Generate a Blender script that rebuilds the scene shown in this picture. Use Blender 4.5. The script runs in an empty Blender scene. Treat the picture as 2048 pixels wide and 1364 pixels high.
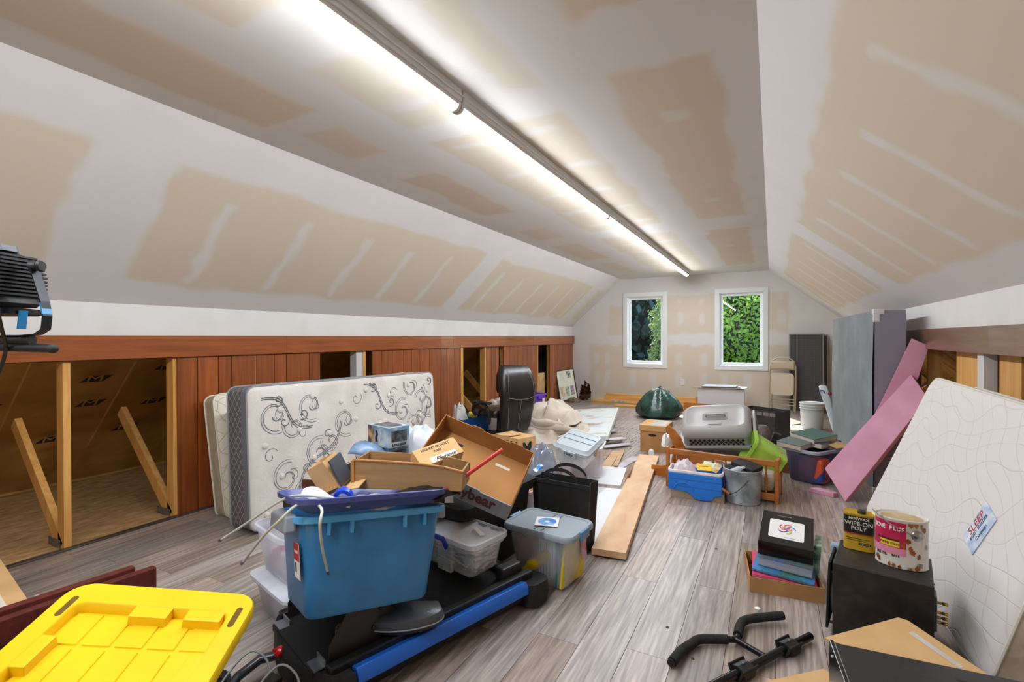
import bpy, bmesh, math, random
import numpy as np
from mathutils import Vector, Matrix, Euler
random.seed(7); rs = np.random.RandomState(7)
SC = bpy.context.scene; COL = SC.collection
PI = math.pi; R = math.radians

# ---------------------------------------------------------------- camera, world, sun, exposure
YAW, PITCH, ROLL = .492847, -.0068626, -.0027452
_f = Vector((-math.sin(YAW)*math.cos(PITCH), math.cos(YAW)*math.cos(PITCH), math.sin(PITCH)))
_r = Vector((math.cos(YAW), math.sin(YAW), 0)); _u = _r.cross(_f)
_r, _u = _r*math.cos(ROLL)+_u*math.sin(ROLL), -_r*math.sin(ROLL)+_u*math.cos(ROLL)
cam = bpy.data.objects.new('camera', bpy.data.cameras.new('camera')); COL.objects.link(cam)
cam.matrix_world = Matrix(((_r.x,_u.x,-_f.x,0),(_r.y,_u.y,-_f.y,0),(_r.z,_u.z,-_f.z,1.3),(0,0,0,1)))
cam.data.lens = 968.3/2048*36; cam.data.sensor_width = 36; cam.data.clip_start = .02; cam.data.clip_end = 300
SC.camera = cam
W = bpy.data.worlds.new('world'); SC.world = W; W.use_nodes = True
nt = W.node_tree; nt.nodes.clear()
sky = nt.nodes.new('ShaderNodeTexSky'); sky.sky_type = 'NISHITA'; sky.sun_disc = False
sky.sun_elevation = R(28); sky.sun_rotation = R(-32)
bg = nt.nodes.new('ShaderNodeBackground'); bg.inputs[1].default_value = 1.5
wo = nt.nodes.new('ShaderNodeOutputWorld'); nt.links.new(sky.outputs[0], bg.inputs[0]); nt.links.new(bg.outputs[0], wo.inputs[0])
sun = bpy.data.objects.new('sun', bpy.data.lights.new('sun', 'SUN')); COL.objects.link(sun)
sun.rotation_euler = Vector((.42,-1,-.9)).to_track_quat('-Z','Y').to_euler(); sun.data.energy = 14; sun.data.angle = R(.6); sun.data.color = (1,.96,.88)
LED_STRENGTH = 90.0
SC.view_settings.view_transform = 'Standard'; SC.view_settings.look = 'None'; SC.view_settings.gamma = 1
SC.view_settings.use_curve_mapping = False; SC.view_settings.exposure = 0.0
SC.cycles.max_bounces = 10; SC.cycles.diffuse_bounces = 6; SC.cycles.transparent_max_bounces = 16

# ---------------------------------------------------------------- materials
def srgb(c):
    if isinstance(c, str): c = tuple(int(c[i:i+2],16)/255 for i in (0,2,4))
    return tuple((x/12.92 if x <= .04045 else ((x+.055)/1.055)**2.4) for x in c)
MC = {}
def mat(name, c, rough=.6, metal=0., c2=None, ns=8., namt=1., bump=0., bs=60., stretch=(1,1,1), alpha=1., emit=0., spec=.5, trans=0., det=3., coat=0., rnd=0., band=(.35,.65), sheen=0.):
    if name in MC: return MC[name]
    m = bpy.data.materials.new(name); m.use_nodes = True; MC[name] = m
    t = m.node_tree; b = t.nodes['Principled BSDF']; L = t.links.new
    c = srgb(c); b.inputs['Base Color'].default_value = (*c,1); b.inputs['Roughness'].default_value = rough
    b.inputs['Metallic'].default_value = metal; b.inputs['Alpha'].default_value = alpha
    b.inputs['Specular IOR Level'].default_value = spec; b.inputs['Transmission Weight'].default_value = trans
    b.inputs['Coat Weight'].default_value = coat; b.inputs['Sheen Weight'].default_value = sheen
    if emit: b.inputs['Emission Color'].default_value = (*c,1); b.inputs['Emission Strength'].default_value = emit
    tc = t.nodes.new('ShaderNodeTexCoord'); mp = t.nodes.new('ShaderNodeMapping'); mp.inputs['Scale'].default_value = stretch
    L(tc.outputs['Object'], mp.inputs['Vector']); vec = mp.outputs['Vector']
    if rnd:
        oi = t.nodes.new('ShaderNodeObjectInfo'); ad = t.nodes.new('ShaderNodeVectorMath'); ad.operation = 'MULTIPLY_ADD'
        L(oi.outputs['Random'], ad.inputs[0]); ad.inputs[1].default_value = (37,53,71); L(mp.outputs['Vector'], ad.inputs[2]); vec = ad.outputs[0]
    if c2 is not None:
        n = t.nodes.new('ShaderNodeTexNoise'); n.inputs['Scale'].default_value = ns; n.inputs['Detail'].default_value = det; n.inputs['Distortion'].default_value = .4
        L(vec, n.inputs['Vector'])
        mr = t.nodes.new('ShaderNodeMapRange'); mr.inputs[1].default_value = band[0]; mr.inputs[2].default_value = band[1]; mr.inputs[4].default_value = namt
        L(n.outputs['Fac'], mr.inputs[0])
        mx = t.nodes.new('ShaderNodeMix'); mx.data_type = 'RGBA'; mx.inputs[6].default_value = (*c,1); mx.inputs[7].default_value = (*srgb(c2),1)
        L(mr.outputs[0], mx.inputs[0]); out = mx.outputs[2]
        if rnd:
            hs = t.nodes.new('ShaderNodeHueSaturation'); mv = t.nodes.new('ShaderNodeMapRange'); mv.inputs[3].default_value = 1-rnd; mv.inputs[4].default_value = 1+rnd
            L(oi.outputs['Random'], mv.inputs[0]); L(mv.outputs[0], hs.inputs['Value']); L(out, hs.inputs['Color']); out = hs.outputs[0]
        L(out, b.inputs['Base Color'])
    if bump:
        n2 = t.nodes.new('ShaderNodeTexNoise'); n2.inputs['Scale'].default_value = bs; n2.inputs['Detail'].default_value = 4; L(vec, n2.inputs['Vector'])
        bp = t.nodes.new('ShaderNodeBump'); bp.inputs['Strength'].default_value = bump; bp.inputs['Distance'].default_value = .01
        L(n2.outputs['Fac'], bp.inputs['Height']); L(bp.outputs[0], b.inputs['Normal'])
    return m
def wood(name, c, c2, axis=1, rough=.45, sc=9., rnd=.12, bump=.08, coat=0., knots=0.):
    s = [10.,10.,10.]; s[axis] = .7
    return mat(name, c, rough, c2=c2, ns=sc*.35, stretch=s, det=6, bump=bump, bs=sc, rnd=rnd, coat=coat, band=(.3,.72))
def wave_mat(name, c, c2, axis, scale, dist=.0, rough=.7, bump=.5, prof='SIN', dir2=None, th=None, nsc=9):
    """two crossed wave bands: woven / quilted / ribbed surfaces"""
    if name in MC: return MC[name]
    m = mat(name, c, rough); t = m.node_tree; L = t.links.new; b = t.nodes['Principled BSDF']
    tc = t.nodes.new('ShaderNodeTexCoord'); fac = None
    for d in ([axis] if dir2 is None else [axis, dir2]):
        dp = t.nodes.new('ShaderNodeVectorMath'); dp.operation = 'DOT_PRODUCT'; dp.inputs[1].default_value = Vector(d)*scale
        L(tc.outputs['Object'], dp.inputs[0]); x = dp.outputs['Value']
        if dist:
            n = t.nodes.new('ShaderNodeTexNoise'); n.inputs['Scale'].default_value = nsc; n.inputs['Detail'].default_value = 0; L(tc.outputs['Object'], n.inputs['Vector'])
            ma = t.nodes.new('ShaderNodeMath'); ma.operation = 'MULTIPLY_ADD'; ma.inputs[1].default_value = dist; L(n.outputs['Fac'], ma.inputs[0]); L(x, ma.inputs[2]); x = ma.outputs[0]
        sn = t.nodes.new('ShaderNodeMath'); sn.operation = 'SINE'; L(x, sn.inputs[0]); ab = t.nodes.new('ShaderNodeMath'); ab.operation = 'ABSOLUTE'; L(sn.outputs[0], ab.inputs[0])
        if fac is None: fac = ab.outputs[0]
        else:
            mn = t.nodes.new('ShaderNodeMath'); mn.operation = 'MINIMUM'; L(fac, mn.inputs[0]); L(ab.outputs[0], mn.inputs[1]); fac = mn.outputs[0]
    mr = t.nodes.new('ShaderNodeMapRange'); mr.inputs[1].default_value = 0; mr.inputs[2].default_value = th or .35; mr.interpolation_type = 'SMOOTHSTEP'; L(fac, mr.inputs[0])
    mx = t.nodes.new('ShaderNodeMix'); mx.data_type = 'RGBA'; mx.inputs[6].default_value = (*srgb(c2),1); mx.inputs[7].default_value = (*srgb(c),1)
    L(mr.outputs[0], mx.inputs[0]); L(mx.outputs[2], b.inputs['Base Color'])
    bp = t.nodes.new('ShaderNodeBump'); bp.inputs['Strength'].default_value = bump; bp.inputs['Distance'].default_value = .006; L(mr.outputs[0], bp.inputs['Height']); L(bp.outputs[0], b.inputs['Normal'])
    return m
def glassy(name, c, alpha, rough=.25):
    return mat(name, c, rough, alpha=alpha, c2=tuple(min(1,x*1.12) for x in (int(c[0:2],16)/255,int(c[2:4],16)/255,int(c[4:6],16)/255)), ns=6, spec=.6)
CARD = mat('cardboard', 'B98A57', .85, c2='A87A4A', ns=5, bump=.1, bs=40)
CARD2 = mat('cardboard_dark', 'A8733A', .85, c2='96642F', ns=5, bump=.1, bs=40)
CARDL = mat('cardboard_light', 'D9B27C', .85, c2='CBA26B', ns=5, bump=.08, bs=40)
BLK = mat('black_plastic', '141414', .45, c2='1E1E1E', ns=20)
BLKM = mat('black_matte', '161616', .8, c2='232323', ns=30, bump=.1)
BLKG = mat('black_gloss', '0E0E0F', .18)
WHT = mat('white_plastic', 'E8E8E6', .4)
PAPER = mat('white_paper', 'EDEDEA', .8, c2='E2E2DE', ns=12, bump=.15, bs=12)
STEEL = mat('steel', 'A9ABAD', .3, metal=1., c2='8C8E90', ns=30)
PINE = wood('pine', 'E0AC62', 'C78C42', 2, .55)
PINEX = wood('pine_x', 'E3B36C', 'C68F48', 0, .55)
PINEY = wood('pine_y', 'DDA566', 'C08245', 1, .55)
STAIN = wood('stained_wood', '9F5522', '783C18', 2, .38, coat=.15, rnd=.16)
STAINY = wood('stained_wood_y', 'A0561F', '804016', 1, .35, coat=.2, rnd=.08)
HONEY = wood('honey_wood', 'B96F22', '9A5717', 0, .35, coat=.3)
INK = mat('print_black', '1C1C1C', .7); RED = mat('print_red', 'B8161C', .5)

# ---------------------------------------------------------------- mesh helpers
class MB:
    def __init__(s): s.v = []; s.f = []
    def add(s, v, f, M=None):
        o = len(s.v); s.v += [tuple(M @ Vector(p)) if M is not None else tuple(p) for p in v]; s.f += [tuple(i+o for i in q) for q in f]; return s
    def box(s, x0, x1, y0, y1, z0, z1, M=None):
        return s.add([(x0,y0,z0),(x1,y0,z0),(x1,y1,z0),(x0,y1,z0),(x0,y0,z1),(x1,y0,z1),(x1,y1,z1),(x0,y1,z1)],
                     [(0,3,2,1),(4,5,6,7),(0,1,5,4),(1,2,6,5),(2,3,7,6),(3,0,4,7)], M)
    def loft(s, rings, cap0=True, cap1=True, closed=True, M=None):
        n = len(rings[0]); v = [p for r in rings for p in r]; f = []
        for k in range(len(rings)-1):
            for i in range(n if closed else n-1):
                j = (i+1) % n; f.append((k*n+i, k*n+j, (k+1)*n+j, (k+1)*n+i))
        if cap0: f.append(tuple(reversed(range(n))))
        if cap1: f.append(tuple(range((len(rings)-1)*n, len(rings)*n)))
        return s.add(v, f, M)
    def tube(s, path, r, n=8, M=None, closed=False):
        P = [Vector(p) for p in path]; m = len(P); rr_ = r if isinstance(r,(list,tuple)) else [r]*m
        T = [(P[(i+1)%m if closed else min(i+1,m-1)]-P[(i-1)%m if closed else max(i-1,0)]).normalized() for i in range(m)]
        up = Vector((0,0,1)) if abs(T[0].z) < .9 else Vector((1,0,0)); N = (up-T[0]*up.dot(T[0])).normalized(); rings = []
        for i in range(m):
            N = (N-T[i]*N.dot(T[i])); N = N.normalized() if N.length > 1e-6 else T[i].orthogonal().normalized()
            B = T[i].cross(N); rings.append([P[i]+(N*math.cos(a)+B*math.sin(a))*rr_[i] for a in [2*PI*k/n for k in range(n)]])
        if closed: rings.append(rings[0]); return s.loft(rings, False, False, M=M)
        return s.loft(rings, M=M)
    def lathe(s, prof, n=24, M=None, cap0=True, cap1=True):
        return s.loft([[(r*math.cos(2*PI*k/n), r*math.sin(2*PI*k/n), z) for k in range(n)] for r, z in prof], cap0, cap1, M=M)
    def prism(s, poly, z0, z1, M=None):
        return s.loft([[(x,y,z0) for x,y in poly],[(x,y,z1) for x,y in poly]], M=M)
    def grid(s, fn, nu, nv, M=None):
        v = [fn(i/nu, j/nv) for j in range(nv+1) for i in range(nu+1)]; w = nu+1
        return s.add(v, [(j*w+i, j*w+i+1, (j+1)*w+i+1, (j+1)*w+i) for j in range(nv) for i in range(nu)], M)
def rr(w, d, r, z, n=4, cx=0, cy=0):
    r = min(r, w/2-1e-4, d/2-1e-4); P = []
    for (sx, sy, a0) in ((1,1,0),(-1,1,90),(-1,-1,180),(1,-1,270)):
        for k in range(n+1):
            a = R(a0+90*k/n); P.append((cx+sx*(w/2-r)+r*math.cos(a), cy+sy*(d/2-r)+r*math.sin(a), z))
    return P
def TM(x=0,y=0,z=0,rx=0,ry=0,rz=0): return Matrix.Translation((x,y,z)) @ Euler((R(rx),R(ry),R(rz))).to_matrix().to_4x4()
def arc(cx, cy, r, a0, a1, n=10): return [(cx+r*math.cos(R(a0+(a1-a0)*k/n)), cy+r*math.sin(R(a0+(a1-a0)*k/n))) for k in range(n+1)]

def sm3(pts, n=5):
    P = [Vector(p) for p in pts]; o = []
    for i in range(len(P)-1):
        p0, p1, p2, p3 = P[max(i-1,0)], P[i], P[i+1], P[min(i+2,len(P)-1)]
        for k in range(n):
            t = k/n; o.append(.5*((2*p1)+(-p0+p2)*t+(2*p0-5*p1+4*p2-p3)*t*t+(-p0+3*p1-3*p2+p3)*t**3))
    return o+[P[-1]]
def setp(o, label=None, cat=None, group=None, kind=None):
    if label: o['label'] = label
    if cat: o['category'] = cat
    if group: o['group'] = group
    if kind: o['kind'] = kind
    return o
def obj(name, mb, m, parent=None, loc=(0,0,0), rot=(0,0,0), smooth=False, bevel=0., solid=0., label=None, kind=None, weld=False):
    if isinstance(mb, MB):
        me = bpy.data.meshes.new(name); me.from_pydata(mb.v, [], mb.f); me.update()
        if len(mb.f) < 20000:
            bm = bmesh.new(); bm.from_mesh(me)
            if weld: bmesh.ops.remove_doubles(bm, verts=bm.verts, dist=1e-5)
            bmesh.ops.recalc_face_normals(bm, faces=bm.faces); bm.to_mesh(me); bm.free()
        me.materials.append(m)
        if smooth:
            me.shade_smooth()
            try: me.set_sharp_from_angle(angle=R(40))
            except Exception: pass
    else: me = mb
    o = bpy.data.objects.new(name, me); COL.objects.link(o); o.location = loc; o.rotation_euler = [R(a) for a in rot]
    if parent: o.parent = parent
    if solid: md = o.modifiers.new('s','SOLIDIFY'); md.thickness = solid; md.offset = 0
    if bevel: md = o.modifiers.new('b','BEVEL'); md.width = bevel; md.segments = 2; md.limit_method = 'ANGLE'; md.angle_limit = R(40)
    return setp(o, label, kind=kind)
def thing(name, label, cat, loc=(0,0,0), rot=(0,0,0), group=None):
    o = bpy.data.objects.new(name, None); COL.objects.link(o); o.location = loc; o.rotation_euler = [R(a) for a in rot]; o.empty_display_size = .05
    return setp(o, label, cat, group)
def single(name, label, cat, mb, m, group=None, **k):
    return setp(obj(name, mb, m, **k), label, cat, group)
def box(w, d, h, z=0., x=0., y=0.): return MB().box(x-w/2, x+w/2, y-d/2, y+d/2, z, z+h)
FONT = bpy.data.fonts.load('<builtin>') if False else None
def text(s, size, m, parent, loc, rot, name='lettering', ext=.0004, sx=1., bold=0., label=None, align='CENTER'):
    c = bpy.data.curves.new('t','FONT'); c.body = s; c.size = size; c.extrude = ext; c.align_x = align; c.align_y = 'CENTER'; c.offset = bold; c.resolution_u = 3
    t = bpy.data.objects.new('t', c); COL.objects.link(t); bpy.context.view_layer.update()
    me = bpy.data.meshes.new_from_object(t.evaluated_get(bpy.context.evaluated_depsgraph_get())); bpy.data.objects.remove(t); bpy.data.curves.remove(c)
    me.materials.clear(); me.materials.append(m)
    o = obj(name, me, m, parent, loc, rot, label=label); o.scale = (sx,1,1); return o
def copyobj(o, parent=None, loc=None, rot=None, name=None):
    c = o.copy(); COL.objects.link(c); c.parent = parent if parent is not None else o.parent
    if loc is not None: c.location = loc
    if rot is not None: c.rotation_euler = [R(a) for a in rot]
    return c

# ================================================================ ROOM SHELL
XL, XR, YF, YB = -3.85, 1.10, 9.95, -2.6
FX0, FX1, ZC = -2.77, -.05, 2.51      # flat part of the ceiling
ZKL, ZKR = 1.535, 1.56                # tops of the knee walls
def hnoise(a, b, seed=0):
    """smooth value noise on numpy arrays"""
    g = np.random.RandomState(seed).rand(64, 64)
    ai = np.floor(a).astype(int); bi = np.floor(b).astype(int); fa = a-ai; fb = b-bi
    fa = fa*fa*(3-2*fa); fb = fb*fb*(3-2*fb); ai %= 64; bi %= 64; a1 = (ai+1) % 64; b1 = (bi+1) % 64
    return (g[ai,bi]*(1-fa)+g[a1,bi]*fa)*(1-fb)+(g[ai,b1]*(1-fa)+g[a1,b1]*fa)*fb
def mask_rects(U, V, rects, soft=.035, seed=1):
    """bare drywall paper left between bands of joint compound: rectangles with hand-trowelled, feathered edges"""
    M = np.zeros_like(U)
    wu = (hnoise(U*3, V*3, seed)-.5)*.06+(hnoise(U*14, V*9, seed+1)-.5)*.03; wv = (hnoise(U*3, V*3, seed+2)-.5)*.05+(hnoise(U*9, V*16, seed+3)-.5)*.05
    for (u0,u1,v0,v1,a) in rects:
        du = np.minimum(U+wu-u0, u1-U-wu); dv = np.minimum(V+wv-v0, v1-V-wv); d = np.minimum(du, dv)
        m = np.clip(d/soft+.5, 0, 1)*abs(a)
        M = np.maximum(M, m) if a > 0 else M*(1-m)
    return M
def drywall_material():
    m = mat('drywall_mud_and_paper', 'D9D6D1', .85); t = m.node_tree; L = t.links.new; b = t.nodes['Principled BSDF']
    at = t.nodes.new('ShaderNodeAttribute'); at.attribute_name = 'tan'
    tc = t.nodes.new('ShaderNodeTexCoord'); n = t.nodes.new('ShaderNodeTexNoise'); n.inputs['Scale'].default_value = 2.2; n.inputs['Detail'].default_value = 4; L(tc.outputs['Object'], n.inputs['Vector'])
    m1 = t.nodes.new('ShaderNodeMix'); m1.data_type = 'RGBA'; m1.inputs[6].default_value = (*srgb('DEDBD7'),1); m1.inputs[7].default_value = (*srgb('D3CFCA'),1); L(n.outputs['Fac'], m1.inputs[0])
    m2 = t.nodes.new('ShaderNodeMix'); m2.data_type = 'RGBA'; m2.inputs[6].default_value = (*srgb('D6CAB6'),1); m2.inputs[7].default_value = (*srgb('CFC2AC'),1); L(n.outputs['Fac'], m2.inputs[0])
    m3 = t.nodes.new('ShaderNodeMix'); m3.data_type = 'RGBA'; L(at.outputs['Fac'], m3.inputs[0]); L(m1.outputs[2], m3.inputs[6]); L(m2.outputs[2], m3.inputs[7]); L(m3.outputs[2], b.inputs['Base Color'])
    n2 = t.nodes.new('ShaderNodeTexNoise'); n2.inputs['Scale'].default_value = 35; L(tc.outputs['Object'], n2.inputs['Vector'])
    bp = t.nodes.new('ShaderNodeBump'); bp.inputs['Strength'].default_value = .06; bp.inputs['Distance'].default_value = .01; L(n2.outputs['Fac'], bp.inputs['Height']); L(bp.outputs[0], b.inputs['Normal'])
    return m
DRY = drywall_material()
def painted_grid(name, us, vs, fn, rects, keep=None, seed=1, soft=.035, kind='structure'):
    U, V = np.meshgrid(us, vs); nu, nv = len(us), len(vs)
    P = np.array(fn(U, V)); co = np.stack([P[0].ravel(), P[1].ravel(), P[2].ravel()], 1)
    F = []
    for j in range(nv-1):
        for i in range(nu-1):
            if keep is None or keep((us[i]+us[i+1])/2, (vs[j]+vs[j+1])/2): F.append((j*nu+i, j*nu+i+1, (j+1)*nu+i+1, (j+1)*nu+i))
    me = bpy.data.meshes.new(name); me.from_pydata(co.tolist(), [], F); me.update()
    a = me.attributes.new('tan', 'FLOAT', 'POINT'); a.data.foreach_set('value', mask_rects(U, V, rects, soft, seed).ravel().astype(np.float32))
    me.materials.append(DRY); o = bpy.data.objects.new(name, me); COL.objects.link(o); o['kind'] = kind; return o
tr = [1.33+.62*k for k in range(-6, 15)]
ys = np.linspace(YB, YF, 420)
# flat ceiling
rc = [(-.68,-.24,2.2,5.3,1),(-.68,-.24,5.9,8.9,1),(-.68,-.24,-1.5,1.75,1),(-1.86,-1.0,2.4,5.3,.8),(-1.86,-1.0,5.75,9.4,.8),(-1.86,-1.45,.2,1.15,.75),(-1.86,-1.1,-2,-.1,.8),(-1.15,-.98,1.2,2.1,.6),
      (-2.56,-2.16,.1,1.78,1),(-2.5,-2.2,1.95,2.38,.7),(-2.5,-2.17,2.85,4.1,1),(-2.55,-2.2,4.9,5.5,.6),(-2.58,-2.18,5.9,7.2,.8),(-2.5,-2.2,7.7,9,.6),(-1.86,-1.4,1.5,2.2,.6)]
for y in tr: rc.append((-1.82+rs.rand()*.1,-1.06-rs.rand()*.08,y-.03,y+.05,-.75))
for y in (2.75,4.6,7): rc.append((-.52,-.42,y-.05,y+.06,-.7))
painted_grid('ceiling', np.linspace(FX0, FX1, 95), ys, lambda U,V: (U, V, U*0+ZC), rc, seed=3)
# sloped ceilings, u = distance down the slope
def slope(x0, z0, x1, z1):
    l = math.hypot(x1-x0, z1-z0); return lambda U,V: (x0+(x1-x0)*U/l, V, z0+(z1-z0)*U/l), l
fnL, lL = slope(FX0, ZC, XL, ZKL); fnR, lR = slope(FX1, ZC, XR, ZKR)
rl = [(.30,1.24,-2.2,1.14,1),(.31,1.24,1.56,4.98,1),(.33,1.24,5.36,8.95,1),(.4,1.2,9.3,9.75,.8)]
rr2 = [(.30,1.26,-2.2,.95,1),(.31,1.24,1.35,4.95,1),(.30,1.22,5.45,9.1,1)]
for y in tr:
    if abs(y-1.33) > .1 and abs(y-5.05) > .2:
        rl.append((.46+rs.rand()*.08, 1.2, y-.04, y+.03, -.85)); rr2.append((.44+rs.rand()*.08, 1.2, y-.045, y+.04, -.8))
painted_grid('ceiling_slope_left', np.linspace(0, lL, 56), ys, fnL, rl, seed=8)
painted_grid('ceiling_slope_right', np.linspace(0, lR, 56), ys, fnR, rr2, seed=12)
# gable end wall with the two window openings
WIN = [(-2.72,-1.84,.683,2.21),(-.96,-.06,.683,2.21)]; CW = .082
def top_at(x):
    if x < FX0: return ZKL+(x-XL)*(ZC-ZKL)/(FX0-XL)
    if x > FX1: return ZKR+(XR-x)*(ZC-ZKR)/(XR-FX1)
    return ZC
xs = sorted(set([round(v,3) for v in np.linspace(XL, XR, 110)]+[FX0, FX1]+[w[0]+CW for w in WIN]+[w[1]-CW for w in WIN]))
zs = sorted(set([round(v,3) for v in np.linspace(0, ZC, 56)]+[.683+CW, 2.21-CW]))
tops = np.array([top_at(x) for x in xs])
def fnG(U, V): return (U, U*0+YF, np.minimum(V, np.broadcast_to(tops, U.shape)))
def keepG(x, z): return z < top_at(x)+.05 and not any(w[0]+CW < x < w[1]-CW and w[2]+CW < z < w[3]-CW for w in WIN)
rg = [(-3.46,1.0,.03,1.14,.9),(-3.02,-2.6,1.36,1.95,.8),(-1.95,-.85,1.37,2.12,.9),(-.15,.26,1.38,2.1,.8)]
for x in (-3.3,-3.07,-2.5,-2.1,-1.62,-1.15,-.8,-.4,.05,.4): rg += [(x-.05,x+.05,.75,.98,-.75),(x-.06,x+.06,.28,.6,-.7)]
for x in (-1.6,-1.2,.14): rg += [(x-.05,x+.05,1.55,1.78,-.75),(x-.04,x+.04,1.95,2.05,-.7)]
gable = painted_grid('wall_back', xs, zs, fnG, rg, keepG, seed=20, soft=.03)
ow = MB().box(0,.07,-.008,0,0,.115); op = obj('outlet_plate', ow, WHT, gable, (-1.58,YF,.36), bevel=.003)
for z in (.028,.072): obj('socket', MB().box(.02,.05,-.012,-.006,z,z+.02), mat('socket_white','DADAD8',.4), op)
# knee walls (white drywall over the wood), rear wall behind the camera
KW = mat('knee_wall_paint', 'E3E1DD', .8, c2='DCDAD5', ns=3)
wl = obj('wall_left', MB().box(XL-.012,XL,YB,YF,1.30,ZKL+.004), KW, kind='structure')
wr = obj('wall_right', MB().box(XR,XR+.012,YB,YF,1.31,ZKR+.004), KW, kind='structure')
obj('wall_front', MB().add([(XL-2,YB,-.3),(XR+2,YB,-.3),(XR+2,YB,ZC+.2),(XL-2,YB,ZC+.2)],[(0,1,2,3)]), KW, kind='structure')
# floor slab, planks
fl = obj('floor', MB().box(-3.85,XR+.02,YB,YF,-.05,-.009), mat('subfloor_shadow','2A241F',.9), kind='structure')
def plank_mat():
    m = mat('vinyl_plank', '8F7E70', .36, spec=.35); t = m.node_tree; L = t.links.new; b = t.nodes['Principled BSDF']
    tc = t.nodes.new('ShaderNodeTexCoord'); oi = t.nodes.new('ShaderNodeObjectInfo')
    ad = t.nodes.new('ShaderNodeVectorMath'); ad.operation = 'MULTIPLY_ADD'; L(oi.outputs['Random'], ad.inputs[0]); ad.inputs[1].default_value = (31,77,13); L(tc.outputs['Object'], ad.inputs[2])
    mp = t.nodes.new('ShaderNodeMapping'); mp.inputs['Scale'].default_value = (9,.8,1); L(ad.outputs[0], mp.inputs['Vector'])
    n = t.nodes.new('ShaderNodeTexNoise'); n.inputs['Scale'].default_value = 1.1; n.inputs['Detail'].default_value = 5; n.inputs['Distortion'].default_value = 1.2; L(mp.outputs[0], n.inputs['Vector'])
    ms = t.nodes.new('ShaderNodeMath'); ms.operation = 'MULTIPLY'; ms.inputs[1].default_value = 60; L(n.outputs['Fac'], ms.inputs[0])
    sn = t.nodes.new('ShaderNodeMath'); sn.operation = 'SINE'; L(ms.outputs[0], sn.inputs[0])
    mr = t.nodes.new('ShaderNodeMapRange'); mr.inputs[1].default_value = -1; mr.inputs[3].default_value = 0; L(sn.outputs[0], mr.inputs[0])
    mp2 = t.nodes.new('ShaderNodeMapping'); mp2.inputs['Scale'].default_value = (30,1.5,1); L(ad.outputs[0], mp2.inputs['Vector'])
    n2 = t.nodes.new('ShaderNodeTexNoise'); n2.inputs['Scale'].default_value = 2; n2.inputs['Detail'].default_value = 5; L(mp2.outputs[0], n2.inputs['Vector'])
    cr = t.nodes.new('ShaderNodeValToRGB'); e = cr.color_ramp.elements; e[0].position = .28; e[0].color = (*srgb('7A6C63'),1); e[1].position = .7; e[1].color = (*srgb('BBACA0'),1); e2 = cr.color_ramp.elements.new(.5); e2.color = (*srgb('9E9086'),1)
    L(n2.outputs['Fac'], cr.inputs[0])
    mx = t.nodes.new('ShaderNodeMix'); mx.data_type = 'RGBA'; mx.blend_type = 'MULTIPLY'; mm = t.nodes.new('ShaderNodeMath'); mm.operation = 'MULTIPLY'; mm.inputs[1].default_value = .22; L(mr.outputs[0], mm.inputs[0]); L(mm.outputs[0], mx.inputs[0])
    L(cr.outputs[0], mx.inputs[6]); mx.inputs[7].default_value = (*srgb('9A8674'),1)
    r2 = t.nodes.new('ShaderNodeMath'); r2.operation = 'FRACT'; r3 = t.nodes.new('ShaderNodeMath'); r3.operation = 'MULTIPLY'; r3.inputs[1].default_value = 7.31; L(oi.outputs['Random'], r3.inputs[0]); L(r3.outputs[0], r2.inputs[0])
    hs = t.nodes.new('ShaderNodeHueSaturation'); mv = t.nodes.new('ShaderNodeMapRange'); mv.inputs[3].default_value = .78; mv.inputs[4].default_value = 1.2; L(r2.outputs[0], mv.inputs[0]); L(mv.outputs[0], hs.inputs['Value'])
    mv2 = t.nodes.new('ShaderNodeMapRange'); mv2.inputs[3].default_value = .65; mv2.inputs[4].default_value = 1.15; L(oi.outputs['Random'], mv2.inputs[0]); L(mv2.outputs[0], hs.inputs['Saturation'])
    L(mx.outputs[2], hs.inputs['Color']); L(hs.outputs[0], b.inputs['Base Color'])
    bp = t.nodes.new('ShaderNodeBump'); bp.inputs['Strength'].default_value = .12; bp.inputs['Distance'].default_value = .003; L(n2.outputs['Fac'], bp.inputs['Height']); L(bp.outputs[0], b.inputs['Normal'])
    return m
PLK = plank_mat(); pw, pl = .1835, 1.30
pm = obj('plank', MB().box(0.001,pw-.001,.001,pl-.001,-.009,0), PLK, fl, (0,0,0)); first = pm
mesh_cache = {round(pl,3): pm.data}
for i in range(27):
    x = -3.84+i*pw; y = YB-((i*.47) % 1)*pl
    while y < YF-.01:
        a = max(y, YB); b_ = min(y+pl, YF)
        if b_-a > .05:
            L_ = round(b_-a,3)
            if L_ not in mesh_cache:
                me = bpy.data.meshes.new('plank'); q = MB().box(0.0014,pw-.0014,.0014,L_-.0014,-.009,0); me.from_pydata(q.v,[],q.f); me.materials.append(PLK); mesh_cache[L_] = me
            if first is not None: o = first; first = None; o.data = mesh_cache[L_]
            else: o = bpy.data.objects.new('plank', mesh_cache[L_]); COL.objects.link(o); o.parent = fl
            o.location = (x, a, 0)
        y += pl
# floor edge strip at the open eaves
obj('baseboard_left', MB().box(-3.845,-3.80,YB,3.3,0,.012), wood('edge_strip','5B4E46','3F352F',1,.35), kind='structure', bevel=.004)

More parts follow.
